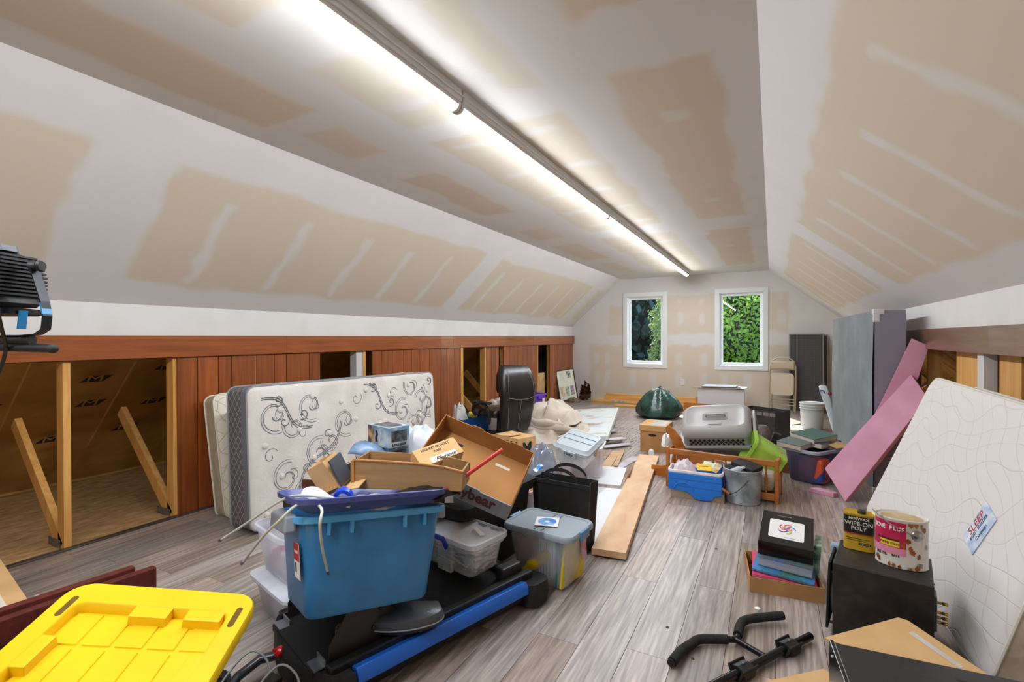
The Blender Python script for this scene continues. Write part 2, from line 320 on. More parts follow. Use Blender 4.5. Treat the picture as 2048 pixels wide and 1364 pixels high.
# ---- open eaves on both sides: OSB deck, kraft-faced insulation on the rafters, truss webs
OSB = mat('osb', 'D0AA78', .8, c2='94703F', ns=9, stretch=(3,1,1), det=5, bump=.2, bs=20, band=(.3,.75))
KRAFT = mat('kraft_paper', 'C09450', .6, c2='A67C3C', ns=3, bump=.35, bs=7, spec=.3)
obj('trim_1', MB().box(-5.9,-3.85,YB,YF,-.045,-.006), OSB, kind='structure'); obj('trim_2', MB().box(XR+.02,3.1,YB,YF,-.045,-.006), OSB, kind='structure')
def insul(x0, x1, name, flip):
    root = obj(name, MB().box(min(x0,x0+.05*flip),max(x0,x0+.05*flip),YB,YF,0,.02), KRAFT, kind='structure')
    for k in range(len(tr)-1):
        y0, y1 = tr[k], tr[k+1]
        if y1 > YF+.3: continue
        y1 = min(y1, YF)
        def fn(u, v): 
            s = math.sin(PI*u); x = x0+(x1-x0)*v; return (x-flip*.05*s*.9-flip*.0, y0+(y1-y0)*u, 1.6*v-.045*s*.9+.03*(1-v)*math.sin(9*u)*s)
        obj('kraft_seam', MB().tube([(x0+flip*.006,y0,.02),(x1+flip*.006,y0,1.6)], .009, 5), mat('kraft_seam_tan','CDA35F',.7), root)
        obj('kraft_batt', MB().grid(fn, 8, 6), KRAFT, root, smooth=True)
    return root
il = insul(-5.64, -3.87, 'wall_left_insulation', 1); ir_ = insul(2.9, 1.13, 'wall_right_insulation', -1)
for side in (-1, 1):
    X = -3.835 if side < 0 else XR+.012
    par = wl if side < 0 else wr
    for k, y in enumerate(tr):
        if y > YF-.05: continue
        a, b_ = (X-.09, X) if side < 0 else (X, X+.09)
        if side > 0 and 3.3 < y < 4.9: 
            continue
        st = obj('stud', MB().box(a,b_,y-.019,y+.019,0,1.3), PINE, par, bevel=.002)
        dx = .72*side; P0 = Vector(((a if side<0 else b_)+.02*side*-1, y, .02)); P1 = P0+Vector((dx+.0, 0, .70)); D = (P1-P0); nn = Vector((-D.z,0,D.x)).normalized()*.045
        q = MB(); ring = []
        for P in (P0-D*.02, P1): ring.append([P-nn+Vector((0,-.019,0)), P-nn+Vector((0,.019,0)), P+nn+Vector((0,.019,0)), P+nn+Vector((0,-.019,0))])
        obj('brace', q.loft(ring), PINE, par)
        obj('nail_plate', MB().box(min(a+.0,a+.13*side) if side<0 else b_-.07, a+.04 if side<0 else b_+.1, y-.0215,y-.0195,0,.05), mat('nail_plate_steel','8A8784',.5,metal=.6,c2='6A6764',ns=80), par)
# drywall-edge studs painted white, and wide planed studs on the right wall
for (y0,y1,w,m) in ((3.975,4.503,.02,PINE),(3.49,3.77,.02,PINE),(2.75,3.1,.02,PINE)):
    obj('stud', MB().box(XR+.05,XR+.09,y0,y1,0,1.25), m, wr, label='wide tan stud face')
obj('stud', MB().box(XR+.0,XR+.06,3.83,3.93,0,1.25), mat('white_drywall_edge','CFCDC9',.8), wr, label='white painted stud')
obj('stud', MB().box(-3.93,-3.842,3.70,3.83,0,1.3), mat('white_drywall_edge','CFCDC9',.8), wl, label='white painted stud')
obj('osb_panel', MB().box(-3.95,-3.90,7.9,8.6,0,.62), OSB, wl)
# wood top trim boards (long stained boards, butt jointed)
tl = obj('trim_3', MB().box(-3.85,-3.825,YB,YF,1.16,1.322), wood('stain_core','6B3517','56290F',1,.5), kind='structure')
for y0, y1 in ((YB,.2),(.2,2.85),(2.85,5.405),(5.405,7.9),(7.9,YF-.01)): obj('board', MB().box(-3.826,-3.805,y0+.001,y1-.001,1.165,1.322), STAINY, tl, bevel=.003)
obj('board', MB().box(-3.86,-3.795,YF-.09,YF-.005,1.165,1.322), STAINY, tl, bevel=.003)
trr = obj('trim_4', MB().box(XR-.012,XR+.01,YB,YF,1.2,1.36), wood('stain_core2','6B4026','4E2C18',1,.4), kind='structure')
for y0, y1 in ((YB,1.6),(1.6,6.2),(6.2,YF-.01)): obj('board', MB().box(XR-.034,XR-.012,y0+.001,y1-.001,1.2,1.36), wood('stained_right','94705A','7A5844',1,.3,coat=.25), trr, bevel=.003)
# tongue-and-groove wainscot sections on the left
def boards(ylist, x=-3.828):
    for a, b_ in zip(ylist[:-1], ylist[1:]): obj('board', MB().box(x-.018+random.uniform(-.001,.001),x,a+.003,b_-.003,.0,1.165), STAIN, wl, bevel=.004)
boards([1.965,2.10,2.257,2.364,2.57,2.742,2.861,3.105,3.231]); boards([3.92,4.065,4.234,4.422,4.566,4.726,4.914,5.135,5.29,5.464,5.60])
boards([6.37,6.50,6.64,6.74],-3.86); boards([6.84,7.04,7.20,7.346,7.536,7.692,7.854,8.10]); boards([8.70,8.927,9.05,9.186,9.32,9.458,9.62,9.78,9.94])
obj('board_end', MB().box(-3.84,-3.815,1.955,1.965,0,1.165), STAIN, wl)
for y in (5.62, 8.12): obj('batten', MB().box(-3.85,-3.815,y-.018,y,0,1.165), PINE, wl)
# printed insulation facing marks (parallelogram with letter M)
JM = MB().add([(-.11,-.045,0),(.07,-.045,0),(.13,.045,0),(-.05,.045,0)],[(0,1,2,3)])
u_ = Vector((0,1,0)); w_ = Vector((1.77,0,1.6)).normalized(); nrm = u_.cross(w_)
proto = None
for k, (y, s) in enumerate([(1.0,.45),(1.15,.8),(1.55,1.3),(1.75,.75),(1.7,1.05),(1.62,.32),(2.15,1.15),(2.2,.7),(1.3,1.55),(2.1,.35),(1.0,1.3),(1.25,.2),(5.85,1.2)]):
    p = Vector((-5.64,y,0))+w_*(s+.5)-nrm*-.0+Vector((.065,0,-.035)); Mx = Matrix((u_, w_, nrm)).transposed()
    o = obj('printed_mark', JM if proto is None else proto.data, mat('kraft_print','2A1C0C',.7), il); proto = proto or o
    o.location = p; o.rotation_euler = Mx.to_euler(); o.scale = (.8,.8,.8)
    if True: text('M', .1, KRAFT, il, p+nrm*.002, [math.degrees(a) for a in Mx.to_euler()], name='printed_letter', sx=1.4)

# ---- windows
FRM = mat('window_white', 'EEF1F2', .35); CAS = mat('casing_white', 'E4E7E6', .45)
def pane_mat():
    m = bpy.data.materials.new('window_glass'); m.use_nodes = True; t = m.node_tree; t.nodes.clear(); L = t.links.new
    o = t.nodes.new('ShaderNodeOutputMaterial'); tr_ = t.nodes.new('ShaderNodeBsdfTransparent'); tr_.inputs[0].default_value = (.93,.96,.95,1); g = t.nodes.new('ShaderNodeBsdfGlossy'); g.inputs['Roughness'].default_value = .02
    fr = t.nodes.new('ShaderNodeFresnel'); fr.inputs[0].default_value = 1.45; mx = t.nodes.new('ShaderNodeMixShader'); ge = t.nodes.new('ShaderNodeNewGeometry'); iv = t.nodes.new('ShaderNodeMath'); iv.operation = 'SUBTRACT'; iv.inputs[0].default_value = 1; L(ge.outputs['Backfacing'], iv.inputs[1]); ml = t.nodes.new('ShaderNodeMath'); ml.operation = 'MULTIPLY'; L(fr.outputs[0], ml.inputs[0]); L(iv.outputs[0], ml.inputs[1]); L(ml.outputs[0], mx.inputs[0]); L(tr_.outputs[0], mx.inputs[1]); L(g.outputs[0], mx.inputs[2]); L(mx.outputs[0], o.inputs[0]); return m
GL = pane_mat()
for n, (x0,x1,z0,z1) in enumerate(WIN, 1):
    a, b_, c, d = x0+CW, x1-CW, z0+CW, z1-CW; D0, D1 = YF-.0, YF+.14
    q = MB(); q.box(a-.01,a,D0,D1,c-.01,d+.01).box(b_,b_+.01,D0,D1,c-.01,d+.01).box(a,b_,D0,D1,c-.01,c).box(a,b_,D0,D1,d,d+.01)
    w = obj(f'window_{n}', q, FRM, kind='structure')
    def miter(p, m_=None): return MB().loft([[(x,YF-.018,z) for x,z in p],[(x,YF+.0,z) for x,z in p]])
    for p in ([(x0,z0),(a,c),(a,d),(x0,z1)], [(x1,z0),(x1,z1),(b_,d),(b_,c)], [(x0,z0),(x1,z0),(b_,c),(a,c)], [(x0,z1),(a,d),(b_,d),(x1,z1)]):
        obj('casing', miter(p), CAS, w, bevel=.0015)
    e, g, y0, y1 = .055, .03, YF+.07, YF+.12
    for (p0,p1,r0,r1) in ((a,a+e,c,d),(b_-e,b_,c,d),(a+e,b_-e,c,c+e),(a+e,b_-e,d-e,d)): obj('sash', MB().box(p0,p1,y0,y1,r0,r1), FRM, w, bevel=.004)
    obj('pane', MB().box(a+e-.005,b_-e+.005,y0+.02,y0+.026,c+e-.005,d-e+.005), GL, w)
    obj('crank_handle', MB().box((a+b_)/2-.05,(a+b_)/2+.05,YF+.03,YF+.05,c,c+.015), FRM, w, bevel=.004)
    obj('stop', MB().box(a,a+.012,YF+.02,YF+.07,c,d).box(b_-.012,b_,YF+.02,YF+.07,c,d).box(a,b_,YF+.02,YF+.07,d-.012,d).box(a,b_,YF+.02,YF+.07,c,c+.012), FRM, w)
# outer shell: keeps daylight out of the attic except through the windows
sh = MB().box(-6.2,-2.6,YF+.14,YF+.16,-.4,2.9)
def shell():
    q = MB(); y0, y1 = YF+.015, YF+.13
    X = [-5.9, WIN[0][0]+CW-.011, WIN[0][1]-CW+.011, WIN[1][0]+CW-.011, WIN[1][1]-CW+.011, 3.2]
    for i in (0,2,4): q.box(X[i],X[i+1],y0,y1,-.3,2.7)
    for i in (1,3): q.box(X[i],X[i+1],y0,y1,-.3,.683+CW-.011).box(X[i],X[i+1],y0,y1,2.21-CW+.011,2.7)
    return q
SH = mat('outer_sheathing', '6A655E', .9)
obj('wall_back_outer', shell(), SH, kind='structure')
rf = MB().loft([[(-5.95,y,-.05),(-2.75,y,2.75),(-.07,y,2.75),(3.25,y,-.05),(3.45,y,.0),(-.0,y,2.95),(-2.82,y,2.95),(-6.15,y,.0)] for y in (YB-.1, YF+.14)])
obj('roof', rf, SH, kind='structure')

# ---- LED strip fixtures under the ceiling (end to end)
LEDM = mat('led_tube_lit', 'F1F7FF', .5, emit=LED_STRENGTH); FIX = mat('fixture_white', 'D8D8D6', .5)
for k in range(5):
    y0 = -2.0+k*2.32+.02*0; y0 = 1.98-2.44*2+2.44*k; y1 = min(y0+2.43, 9.3)
    if y0 < YB+.1: y0 = YB+.1
    lab = ['white strip light behind the camera, over the near end of the room','white strip light nearest in view, running out of the top of the photo','white strip light between the nearest strip and the next joint, lit','white strip light second from the far end of the row','white strip light at the far end, stopping before the windows'][k]
    t = thing('strip_light', lab, 'ceiling light', (-1.37,(y0+y1)/2,ZC), group='strip lights end to end along the ceiling'); h = (y1-y0)/2
    obj('housing', MB().box(-.040,.040,-h,h,-.060,0).box(.02,.050,-h,h,-.04,-.034), FIX, t, bevel=.002)
    arc_ = [(.032*math.cos(R(a)), -.07+.032*math.sin(R(a))) for a in range(188,353,12)]; obj('tube', MB().loft([[(x,y,z) for x,z in arc_] for y in (-h+.02,h-.02)], False, False, closed=False), LEDM, t, smooth=True); obj('tube_back', MB().loft([[(x,y,z) for x,z in arc_[:1]+[(-.03,-.05),(.03,-.05)]+arc_[-1:]] for y in (-h+.02,h-.02)], False, False, closed=False), FIX, t)
    for s in (-1,1): obj('end_cap', MB().tube([(0,s*(h-.02),-.07),(0,s*h,-.07)], .036, 12), FIX, t)

# ---- outdoors: ground far below, trees beyond the windows
obj('ground', MB().add([(-60,YF+.5,-3.2),(60,YF+.5,-3.2),(60,90,-3.2),(-60,90,-3.2)],[(0,1,2,3)]), mat('grass','4A6B2A',.9,c2='39541F',ns=2), kind='structure')
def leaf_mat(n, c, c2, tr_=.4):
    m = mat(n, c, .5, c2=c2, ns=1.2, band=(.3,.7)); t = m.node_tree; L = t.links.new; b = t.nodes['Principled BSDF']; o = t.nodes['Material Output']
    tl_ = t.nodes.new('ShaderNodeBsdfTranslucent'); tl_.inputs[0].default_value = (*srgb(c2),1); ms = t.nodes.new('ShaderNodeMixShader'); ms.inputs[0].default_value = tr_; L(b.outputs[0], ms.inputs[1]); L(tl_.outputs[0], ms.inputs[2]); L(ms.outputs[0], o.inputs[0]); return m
def tree(label, x, y, z, rx, rz, n, ls, m, trunk_r=.15, group=None, core=True):
    t = thing('tree', label, 'tree', (x,y,-3.2), group=group); q = MB()
    r = np.random.RandomState(int(abs(x*100+y)))
    for i in range(n):
        d = r.normal(size=3); d /= np.linalg.norm(d); k = r.uniform(.55,1.0)*(1+.12*math.sin(5*d[0]+3*d[2]*4)); c = Vector((d[0]*rx*k, d[1]*rx*k, z+3.2+d[2]*rz*k))
        A = Vector(r.normal(size=3)).normalized(); B = A.orthogonal().normalized(); s = ls*r.uniform(.6,1.3)
        q.add([c-A*s*.5, c+B*s*.28, c+A*s*.5, c-B*s*.28], [(0,1,2,3)])
    obj('foliage', q, m, t, kind='stuff')
    obj('trunk', MB().tube([(0,0,0),(.05,.02,1.5),(0,0,z+3.2)], [trunk_r,trunk_r*.8,trunk_r*.4], 8), mat('bark','3B3027',.9), t)
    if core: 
        q = MB(); q.lathe([(.01,z+3.2-rz*.72),(rx*.42,z+3.2-rz*.45),(rx*.6,z+3.2),(rx*.42,z+3.2+rz*.45),(.01,z+3.2+rz*.72)], 12); obj('shade_core', q, mat('tree_shade','0E150D',1), t)  # dark solid core added as the shade inside the crown
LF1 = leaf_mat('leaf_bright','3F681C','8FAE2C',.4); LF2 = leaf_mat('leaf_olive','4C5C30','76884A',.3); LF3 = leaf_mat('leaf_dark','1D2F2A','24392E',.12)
tree('bright green leafy tree filling the right window', -.9, 16.5, 1.1, 2.1, 2.9, 16000, .13, LF1)
tree('olive green shrubby tree in the right half of the left window', -2.55, 14.2, .6, .62, 2.6, 8000, .085, LF2, .08)
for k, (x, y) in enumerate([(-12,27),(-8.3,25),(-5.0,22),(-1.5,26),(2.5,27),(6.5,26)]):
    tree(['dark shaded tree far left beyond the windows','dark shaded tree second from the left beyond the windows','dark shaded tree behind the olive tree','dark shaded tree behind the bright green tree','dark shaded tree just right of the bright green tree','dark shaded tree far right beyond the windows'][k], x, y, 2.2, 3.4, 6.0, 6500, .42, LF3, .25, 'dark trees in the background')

# ================================================================ THINGS
# ---------- generic builders
def tub(name, par, m, w, d, h, taper=.85, r=.04, rim=.012, th=.0035, rimh=.02, z=0., foot=None, seg=4):
    """open tapered plastic bin with a turned rim and real wall thickness"""
    w0, d0 = w-2*rim, d-2*rim; k = taper
    R_ = [rr(w0*k-.02,d0*k-.02,r*.8,z+.0,seg), rr(w0*k,d0*k,r,z+.012,seg), rr(w0,d0,r,z+h-rimh,seg), rr(w,d,r+rim,z+h-rimh,seg), rr(w,d,r+rim,z+h-.003,seg), rr(w-.004,d-.004,r+rim,z+h,seg),
          rr(w0-.002,d0-.002,r,z+h,seg), rr(w0-2*th,d0-2*th,r,z+h-rimh,seg), rr(w0*k-2*th,d0*k-2*th,r,z+.014,seg), rr(w0*k-.02,d0*k-.02,r*.8,z+.006,seg)]
    return obj(name, MB().loft(R_), m, par, smooth=True)
def cushion(w, d, h, r=.05, e=.02, z=0.):
    return MB().loft([rr(w-2*e,d-2*e,r,z), rr(w-.6*e,d-.6*e,r,z+e*.3), rr(w,d,r,z+e), rr(w,d,r,z+h-e), rr(w-.6*e,d-.6*e,r,z+h-e*.3), rr(w-2*e,d-2*e,r,z+h)])
def cbox(par, w, d, h, m=CARD, th=.004, name='box_wall', z=0., open_top=True, bottom=True):
    """open carton: four walls and a bottom with thickness"""
    obj(name, MB().box(-w/2,w/2,-d/2,-d/2+th,z,z+h), m, par); obj(name, MB().box(-w/2,w/2,d/2-th,d/2,z,z+h), m, par)
    obj(name, MB().box(-w/2,-w/2+th,-d/2+th,d/2-th,z,z+h), m, par); obj(name, MB().box(w/2-th,w/2,-d/2+th,d/2-th,z,z+h), m, par)
    if bottom: obj('box_bottom', MB().box(-w/2+th,w/2-th,-d/2+th,d/2-th,z,z+th), m, par)
    if not open_top: obj('box_top', MB().box(-w/2,w/2,-d/2,d/2,z+h,z+h+th), m, par)
def crumple(w, d, h, seed, n=22, amp=.35, flat=.0, edge=.3):
    """heap of soft film or cloth: bumpy dome whose edge meets the surface below"""
    r = np.random.RandomState(seed); K = [(r.uniform(3,11), r.uniform(0,6.3), r.uniform(0,PI), r.uniform(.2,1)) for _ in range(9)]
    q = MB(); rings = []
    for j in range(n+1):
        t = j/n; ring = []
        for i in range(n*2):
            a = 2*PI*i/(n*2); x, y = math.cos(a)*t, math.sin(a)*t; s = 0
            for f, p, th, am in K: s += am*abs(math.sin(f*(x*math.cos(th)+y*math.sin(th))+p))
            s /= 5.; rad = 1+.12*math.sin(3*a+seed)+.06*math.sin(7*a+seed*2)
            z = h*((1-t**2.6)*(1-amp)+amp*s*(1-t**4)*1.3); ring.append((x*w/2*rad, y*d/2*rad, max(0,z)))
        rings.append(ring)
    rings[0] = [(0,0,rings[0][0][2])]*(n*2)
    return q.loft(rings[::-1], cap0=True, cap1=False)
FILM = glassy('clear_film', 'DDE2E6', .45, .15)

# ---------- mattresses on the left
def piping(par, w, h, y, m, r=.006, rad=.06):
    P = [(p[0], y, p[1]) for p in rr(w, h, rad, 0, 5, 0, h/2)]; obj('piping', MB().tube([(a,b,c) for a,b,c in P], r, 6, closed=True), m, par, smooth=True)
def mattress(name, label, loc, rot, L_, H_, T, face, side, pipe, group=None, wavy=.0):
    t = thing(name, label, 'mattress', loc, rot, group)
    def face_grid(y, sg):
        def fn(u, v):
            x = -L_/2+.01+(L_-.02)*u; z = .01+(H_-.02)*v; e = min(u,1-u)*L_; g = min(v,1-v)*H_
            puff = .018*min(1,e/.08)*min(1,g/.08)+wavy*math.sin(x*7+z*3)*math.sin(z*6); cr = .05
            k = max(0,cr-e); l = max(0,cr-g)
            return (x, y-sg*puff*1., z)
        return MB().grid(fn, 40, 20)
    ring = lambda y, s: [(p[0],y,p[1]) for p in rr(L_-s,H_-s,.06,0,5,0,H_/2)]
    obj('border', MB().loft([ring(-T/2,.004), ring(-T/2+.01,0), ring(T/2-.01,0), ring(T/2,.004)]), side, t, smooth=True)
    n = 30
    def pad(y, sg):
        rings = []
        for k, (s, o) in enumerate([(.0,.0),(.02,.012),(.07,.018),(.16,.02),(.4,.022)]): rings.append([(p[0],y-sg*o,p[1]) for p in rr(L_-s,H_-s,.06,0,5,0,H_/2)])
        return MB().loft(rings, cap0=False)
    obj('front_panel', pad(-T/2,1), face, t, smooth=True); obj('back_panel', pad(T/2,-1), face, t, smooth=True)
    piping(t, L_+.004, H_+.004, -T/2, pipe); piping(t, L_+.004, H_+.004, T/2, pipe)
    return t
MAT_W = mat('mattress_knit', 'DAD5CC', .9, c2='CDC7BD', ns=6, bump=.25, bs=70, sheen=.2)
QUILT = wave_mat('cream_quilt', 'E2DCCB', 'C9BFA6', (1,0,1), 26, 3, .85, .5, dir2=(1,0,-1), th=.2)
DIAM = wave_mat('grey_diamond_border', '5F5E61', 'B9B8B8', (.0,1.,.72), 62, 0, .85, .2, dir2=(0,1.,-.72), th=.2)
GPIPE = mat('grey_piping', '8E9094', .7); CPIPE = mat('cream_piping', 'DFD9CB', .8)
m2 = mattress('scroll_mattress', 'white mattress with grey scroll embroidery and dark diamond border, standing before the wood panels', (-3.10,2.955,.008), (-3.3,.7,89.7), 1.97, .95, .21, MAT_W, DIAM, GPIPE)
obj('grey_band', MB().loft([[(p[0],y,p[1]) for p in rr(1.976,.956,.062,0,5,0,.475)] for y in (-.10,-.045)], False, False), mat('grey_gusset','77797E',.8,c2='6A6C71',ns=20,stretch=(1,8,1)), m2, smooth=True)
EMB = mat('embroidery_grey', '77767A', .8)
def scrolls():
    q = MB(); Y = -.105-.0225
    def put(pts, r=.0024):
        P = [(x,Y,z) for x,z in pts if abs(x) < .94 and .05 < z < .90]
        if len(P) > 2 and len(P) > .7*len(pts): q.tube(P, r, 4)
    def vol(cx, cz, r, a0, turns, sg=1, n=26, rr_=.0024):
        P = []
        for k in range(n+1):
            t = k/n; rad = r*(1-.86*t); a = a0+sg*turns*2*PI*t; P.append((cx+rad*math.cos(a), cz+rad*math.sin(a)))
        put(P, rr_)
    for ox, oz, fl in ((-.5,.78,-1),(.5,.62,1),(-.45,.42,1),(.05,.35,-1),(.72,.42,-1),(-.72,.30,1),(-.18,.62,-1),(.36,.30,1),(.86,.64,-1),(-.80,.74,-1),(.20,.05,1),(-.28,.10,-1),(.62,.84,1)):
        for s in (1,.84): vol(ox, oz, .13*s, 1.2*fl, 1.25, fl)
        vol(ox+.15*fl, oz-.13, .10, 3.0, 1.1, -fl); vol(ox+.15*fl, oz-.13, .082, 3.0, 1., -fl)
        vol(ox+.05, oz+.0, .055, 2, .8, -fl); vol(ox-.12*fl, oz+.17, .06, .5, 1., fl)
    for (x0,z0,x1,z1) in ((-.62,.18,-.22,.62),(-.9,.86,-.5,.62),(.0,.9,.42,.60),(.44,.24,.86,.62),(-.1,.2,.2,.5),(.66,.9,.95,.8)):
        dx, dz = x1-x0, z1-z0; l = math.hypot(dx,dz); nx, nz = -dz/l, dx/l
        for off in (0,.014): put([(x0+dx*t+nx*(off+.05*math.sin(2*PI*t)), z0+dz*t+nz*(off+.05*math.sin(2*PI*t))) for t in [k/20 for k in range(21)]], .0038)
        for t, sg in ((.25,1),(.5,-1),(.75,1)):
            cx, cz = x0+dx*t+nx*.055*sg, z0+dz*t+nz*.055*sg; vol(cx, cz, .045, math.atan2(-nz*sg,-nx*sg), 1.1, sg, 20, .0042)
    return q
obj('embroidered_scrolls', scrolls(), EMB, m2)
bt = MB().lathe([(.021,0),(.019,.008),(.008,.013)], 10, Matrix.Rotation(R(90),4,'X')); b0 = None
for i in range(7):
    for j in range(4):
        x = -.82+i*.27+(.06 if j%2 else -.06); z = .12+j*.23+(.04 if i%2 else -.03)
        if b0 is None: b0 = obj('tuft_button', bt, MAT_W, m2, (x,-.127,z), smooth=True)
        else: copyobj(b0, m2, (x,-.127,z), (0,0,0))
mattress('cream_mattress', 'thin cream quilted mattress leaning behind the scroll mattress against the wood panels', (-3.42,3.03,.008), (-9,-1.5,83), 1.88, .90, .15, QUILT, mat('cream_border','BFB79E',.85,c2='A9A084',ns=12,stretch=(1,4,1)), CPIPE)

# ---------- right side: leaning white mattress, tan box spring behind it, upright box spring
WQ = wave_mat('white_quilt', 'DEDAD6', 'D5D0CA', (1,0,.9), 26, 9, .85, .35, dir2=(.3,0,-1.1), th=.13, nsc=3.2)
mr_ = mattress('white_mattress', 'large white quilted mattress leaning against the right wall beside the black cabinet', (.73,3.075,.035), (-15.5,2.4,-85.8), 1.42, 1.0, .18, WQ, mat('border_floral','D8CDBE',.85,c2='B9AB98',ns=14), mat('white_piping','D8D2C8',.8))
for ch in mr_.children:
    for v in ch.data.vertices: v.co.x -= .30*(1-v.co.z/1.0)*max(0,-v.co.x/.71)
lb = obj('sewn_label', MB().box(-.06,.06,-.002,0,-.10,.10), mat('label_sky','9DB7DA',.5,c2='E6EDF4',ns=14), mr_, (.34,-.114,.46), (0,18,0))
text('SLEEP', .05, mat('label_red','C23B2E',.6), lb, (-.032,-.003,.0), (90,-90,0)); text('BODY BUILDER', .021, mat('label_navy','2E3C6B',.6), lb, (-.002,-.003,.0), (90,-90,0)); text('Campaign', .022, mat('label_navy','2E3C6B',.6), lb, (.028,-.003,.0), (90,-90,0))
TAN = wave_mat('tan_quilt', 'B7A283', '9C8668', (1,0,1), 30, 0, .85, .5, dir2=(1,0,-1), th=.18)
mattress('tan_box_spring', 'tan quilted mattress leaning on the right wall beside the near edge of the white mattress', (.95,1.55,.012), (-12,0,-90), 1.5, .95, .18, TAN, TAN, mat('tan_piping','A8926F',.8))
bs = thing('box_spring', 'tall upright box spring with grey dust cover and lavender side, near right wall', 'box spring', (.813,6.03,.0), (0,0,-87.8))
def sag(u, v): return (-1.075+2.15*u, -.112-.0-.012*abs(math.sin(9*u+3*v))*math.sin(PI*v)-.01*math.sin(31*u)*v*(1-v), .02+1.49*v)
obj('frame', MB().loft([[(p[0],y,p[1]) for p in rr(2.15,1.52,.03,0,4,0,.76)] for y in (-.104,.104)]), wave_mat('lavender_knit','8E8795','847D8C',(0,1,0),260,0,.85,.25,dir2=(0,0,1),th=.5), bs, smooth=True)
obj('dust_cover', MB().grid(sag, 60, 30), mat('dust_cover_grey','84898B',.95,c2='74797B',ns=3,bump=.3,bs=10), bs, smooth=True)
obj('corner_guard', MB().box(1.02,1.082,-.116,-.04,1.485,1.53).box(1.055,1.082,-.116,-.07,1.42,1.49), mat('guard_white','CFCDC9',.5), bs, bevel=.006)
obj('corner_guard', MB().box(1.03,1.082,-.116,-.05,-.0,.05), MC['guard_white'], bs, bevel=.006)
# ---------- pink foam boards
PNK = mat('pink_foam', 'D79DB4', .75, c2='CB8FA7', ns=4, bump=.1, bs=25)
fp1 = [(0.509, 4.6, 0.0), (1.042, 4.721, 0.834), (0.97, 4.87, 1.004), (0.388, 4.8, 0.198)]; nf1 = Vector([0.0231, 0.0333, -0.0196]); single('foam_board', 'wide pink foam insulation board leaning on the right wall, in front', 'foam board', MB().loft([[tuple(Vector(p)+nf1*s) for p in fp1] for s in (0,1)]), PNK, 'pink foam boards leaning on the right wall', bevel=.003)
fp2 = [(1.087, 4.9, 1.226), (0.984, 4.915, 1.285), (0.797, 4.92, 0.782), (0.579, 4.925, 0.242), (0.647, 4.92, 0.252), (1.02, 4.9, 0.968)]; nf = Vector((0,.02,0))
single('foam_board', 'narrow pink foam board leaning behind the wide one, ends higher', 'foam board', MB().loft([[tuple(Vector(p)+nf*s) for p in fp2] for s in (0,1)]), PNK, 'pink foam boards leaning on the right wall')
single('foam_scrap', 'small pink foam scrap lying flat at the foot of the pink boards', 'foam scrap', MB().prism([(-.10,-.03),(.08,-.05),(.10,.0),(.02,.04),(-.07,.03)],0,.035), PNK, loc=(.38,4.74,0), rot=(0,0,-20), bevel=.003)

# ---------- black treadmill-like machine base
tm = thing('exercise_machine', 'black folded exercise machine base with blue side rail, on the floor under the blue tote', 'exercise machine', (-1.43,1.74,0), (0,0,-17.5))
obj('base_frame', MB().loft([rr(.50,1.02,.05,.02), rr(.54,1.06,.06,.05), rr(.54,1.06,.06,.10), rr(.50,1.02,.05,.115)]), BLKM, tm, smooth=True)
for s in (-1,1):
    obj('side_rail', MB().box(s*.235-.02,s*.235+.02,-.52,.50,.08,.155), BLK, tm, bevel=.006)
    obj('foot_rail', MB().loft([[(s*.275+dx, y, z) for dx,z in ((-.028,.105),(-.022,.13),(.012,.138),(.028,.12),(.03,.085),(-.02,.08))] for y in (-.44,.42)]), mat('blue_rail','1B62C4',.35) if s>0 else BLK, tm, smooth=True, bevel=.003)
obj('end_cap', MB().loft([rr(.12,.15,.05,.015,4,.26,.49), rr(.13,.16,.05,.06,4,.26,.49), rr(.12,.15,.05,.12,4,.26,.49)]), BLKM, tm, smooth=True)
obj('front_skirt', MB().loft([[(.31*math.cos(R(a))*k, -.45-.14*math.sin(R(a))*k, z) for a in range(0,181,12)] for k, z in ((.96,.012),(1.0,.05),(1.0,.11),(.97,.135),(.9,.128))]), BLKM, tm, smooth=True)
for s in (-1,1):
    pl_ = [(-.50,.11),(-.50,.20),(-.43,.30),(-.30,.30),(-.22,.22),(-.22,.11)]
    q = MB().loft([[(s*.20-.003,y,z) for y,z in pl_],[(s*.20+.003,y,z) for y,z in pl_]]); br = obj('side_plate', q, mat('plate_highlight','2B2726',.35), tm, bevel=.001)  # lighter than the black base: a highlight put into the plate colour
    for y, z in ((-.33,.2),(-.30,.26)): obj('bolt', MB().lathe([(.008,0),(.008,.006),(.004,.008)],8,TM(s*.203,y,z,0,90,0)), mat('bolt_dark','3A3A3A',.4,metal=.8), br)
    obj('foot_bracket', MB().box(s*.17-.035,s*.17+.035,-.555,-.515,.135,.140).box(s*.17-.035,s*.17+.035,-.517,-.513,.12,.16), mat('zinc','9DA2A8',.35,metal=.8), tm)
obj('deck_cloth', MB().box(-.20,.20,-.56,.42,.112,.1365), mat('deck_fabric','1A1A1A',.95,bump=.2,bs=200), tm)
obj('roller', MB().tube([(-.19,-.28,.17),(.19,-.28,.17)], .022, 12), BLK, tm, smooth=True); obj('roller', MB().tube([(-.19,.40,.15),(.19,.40,.15)], .02, 12), BLK, tm, smooth=True)
obj('pull_ring', MB().tube([(.06+.02*math.cos(a),-.40+.006*math.sin(a),.155+.02*math.sin(a)) for a in [k*PI/6 for k in range(12)]], .004, 6, closed=True), STEEL, tm, smooth=True)
obj('rear_bracket', MB().box(.16,.22,.33,.46,.14,.20), BLK, tm, bevel=.01)
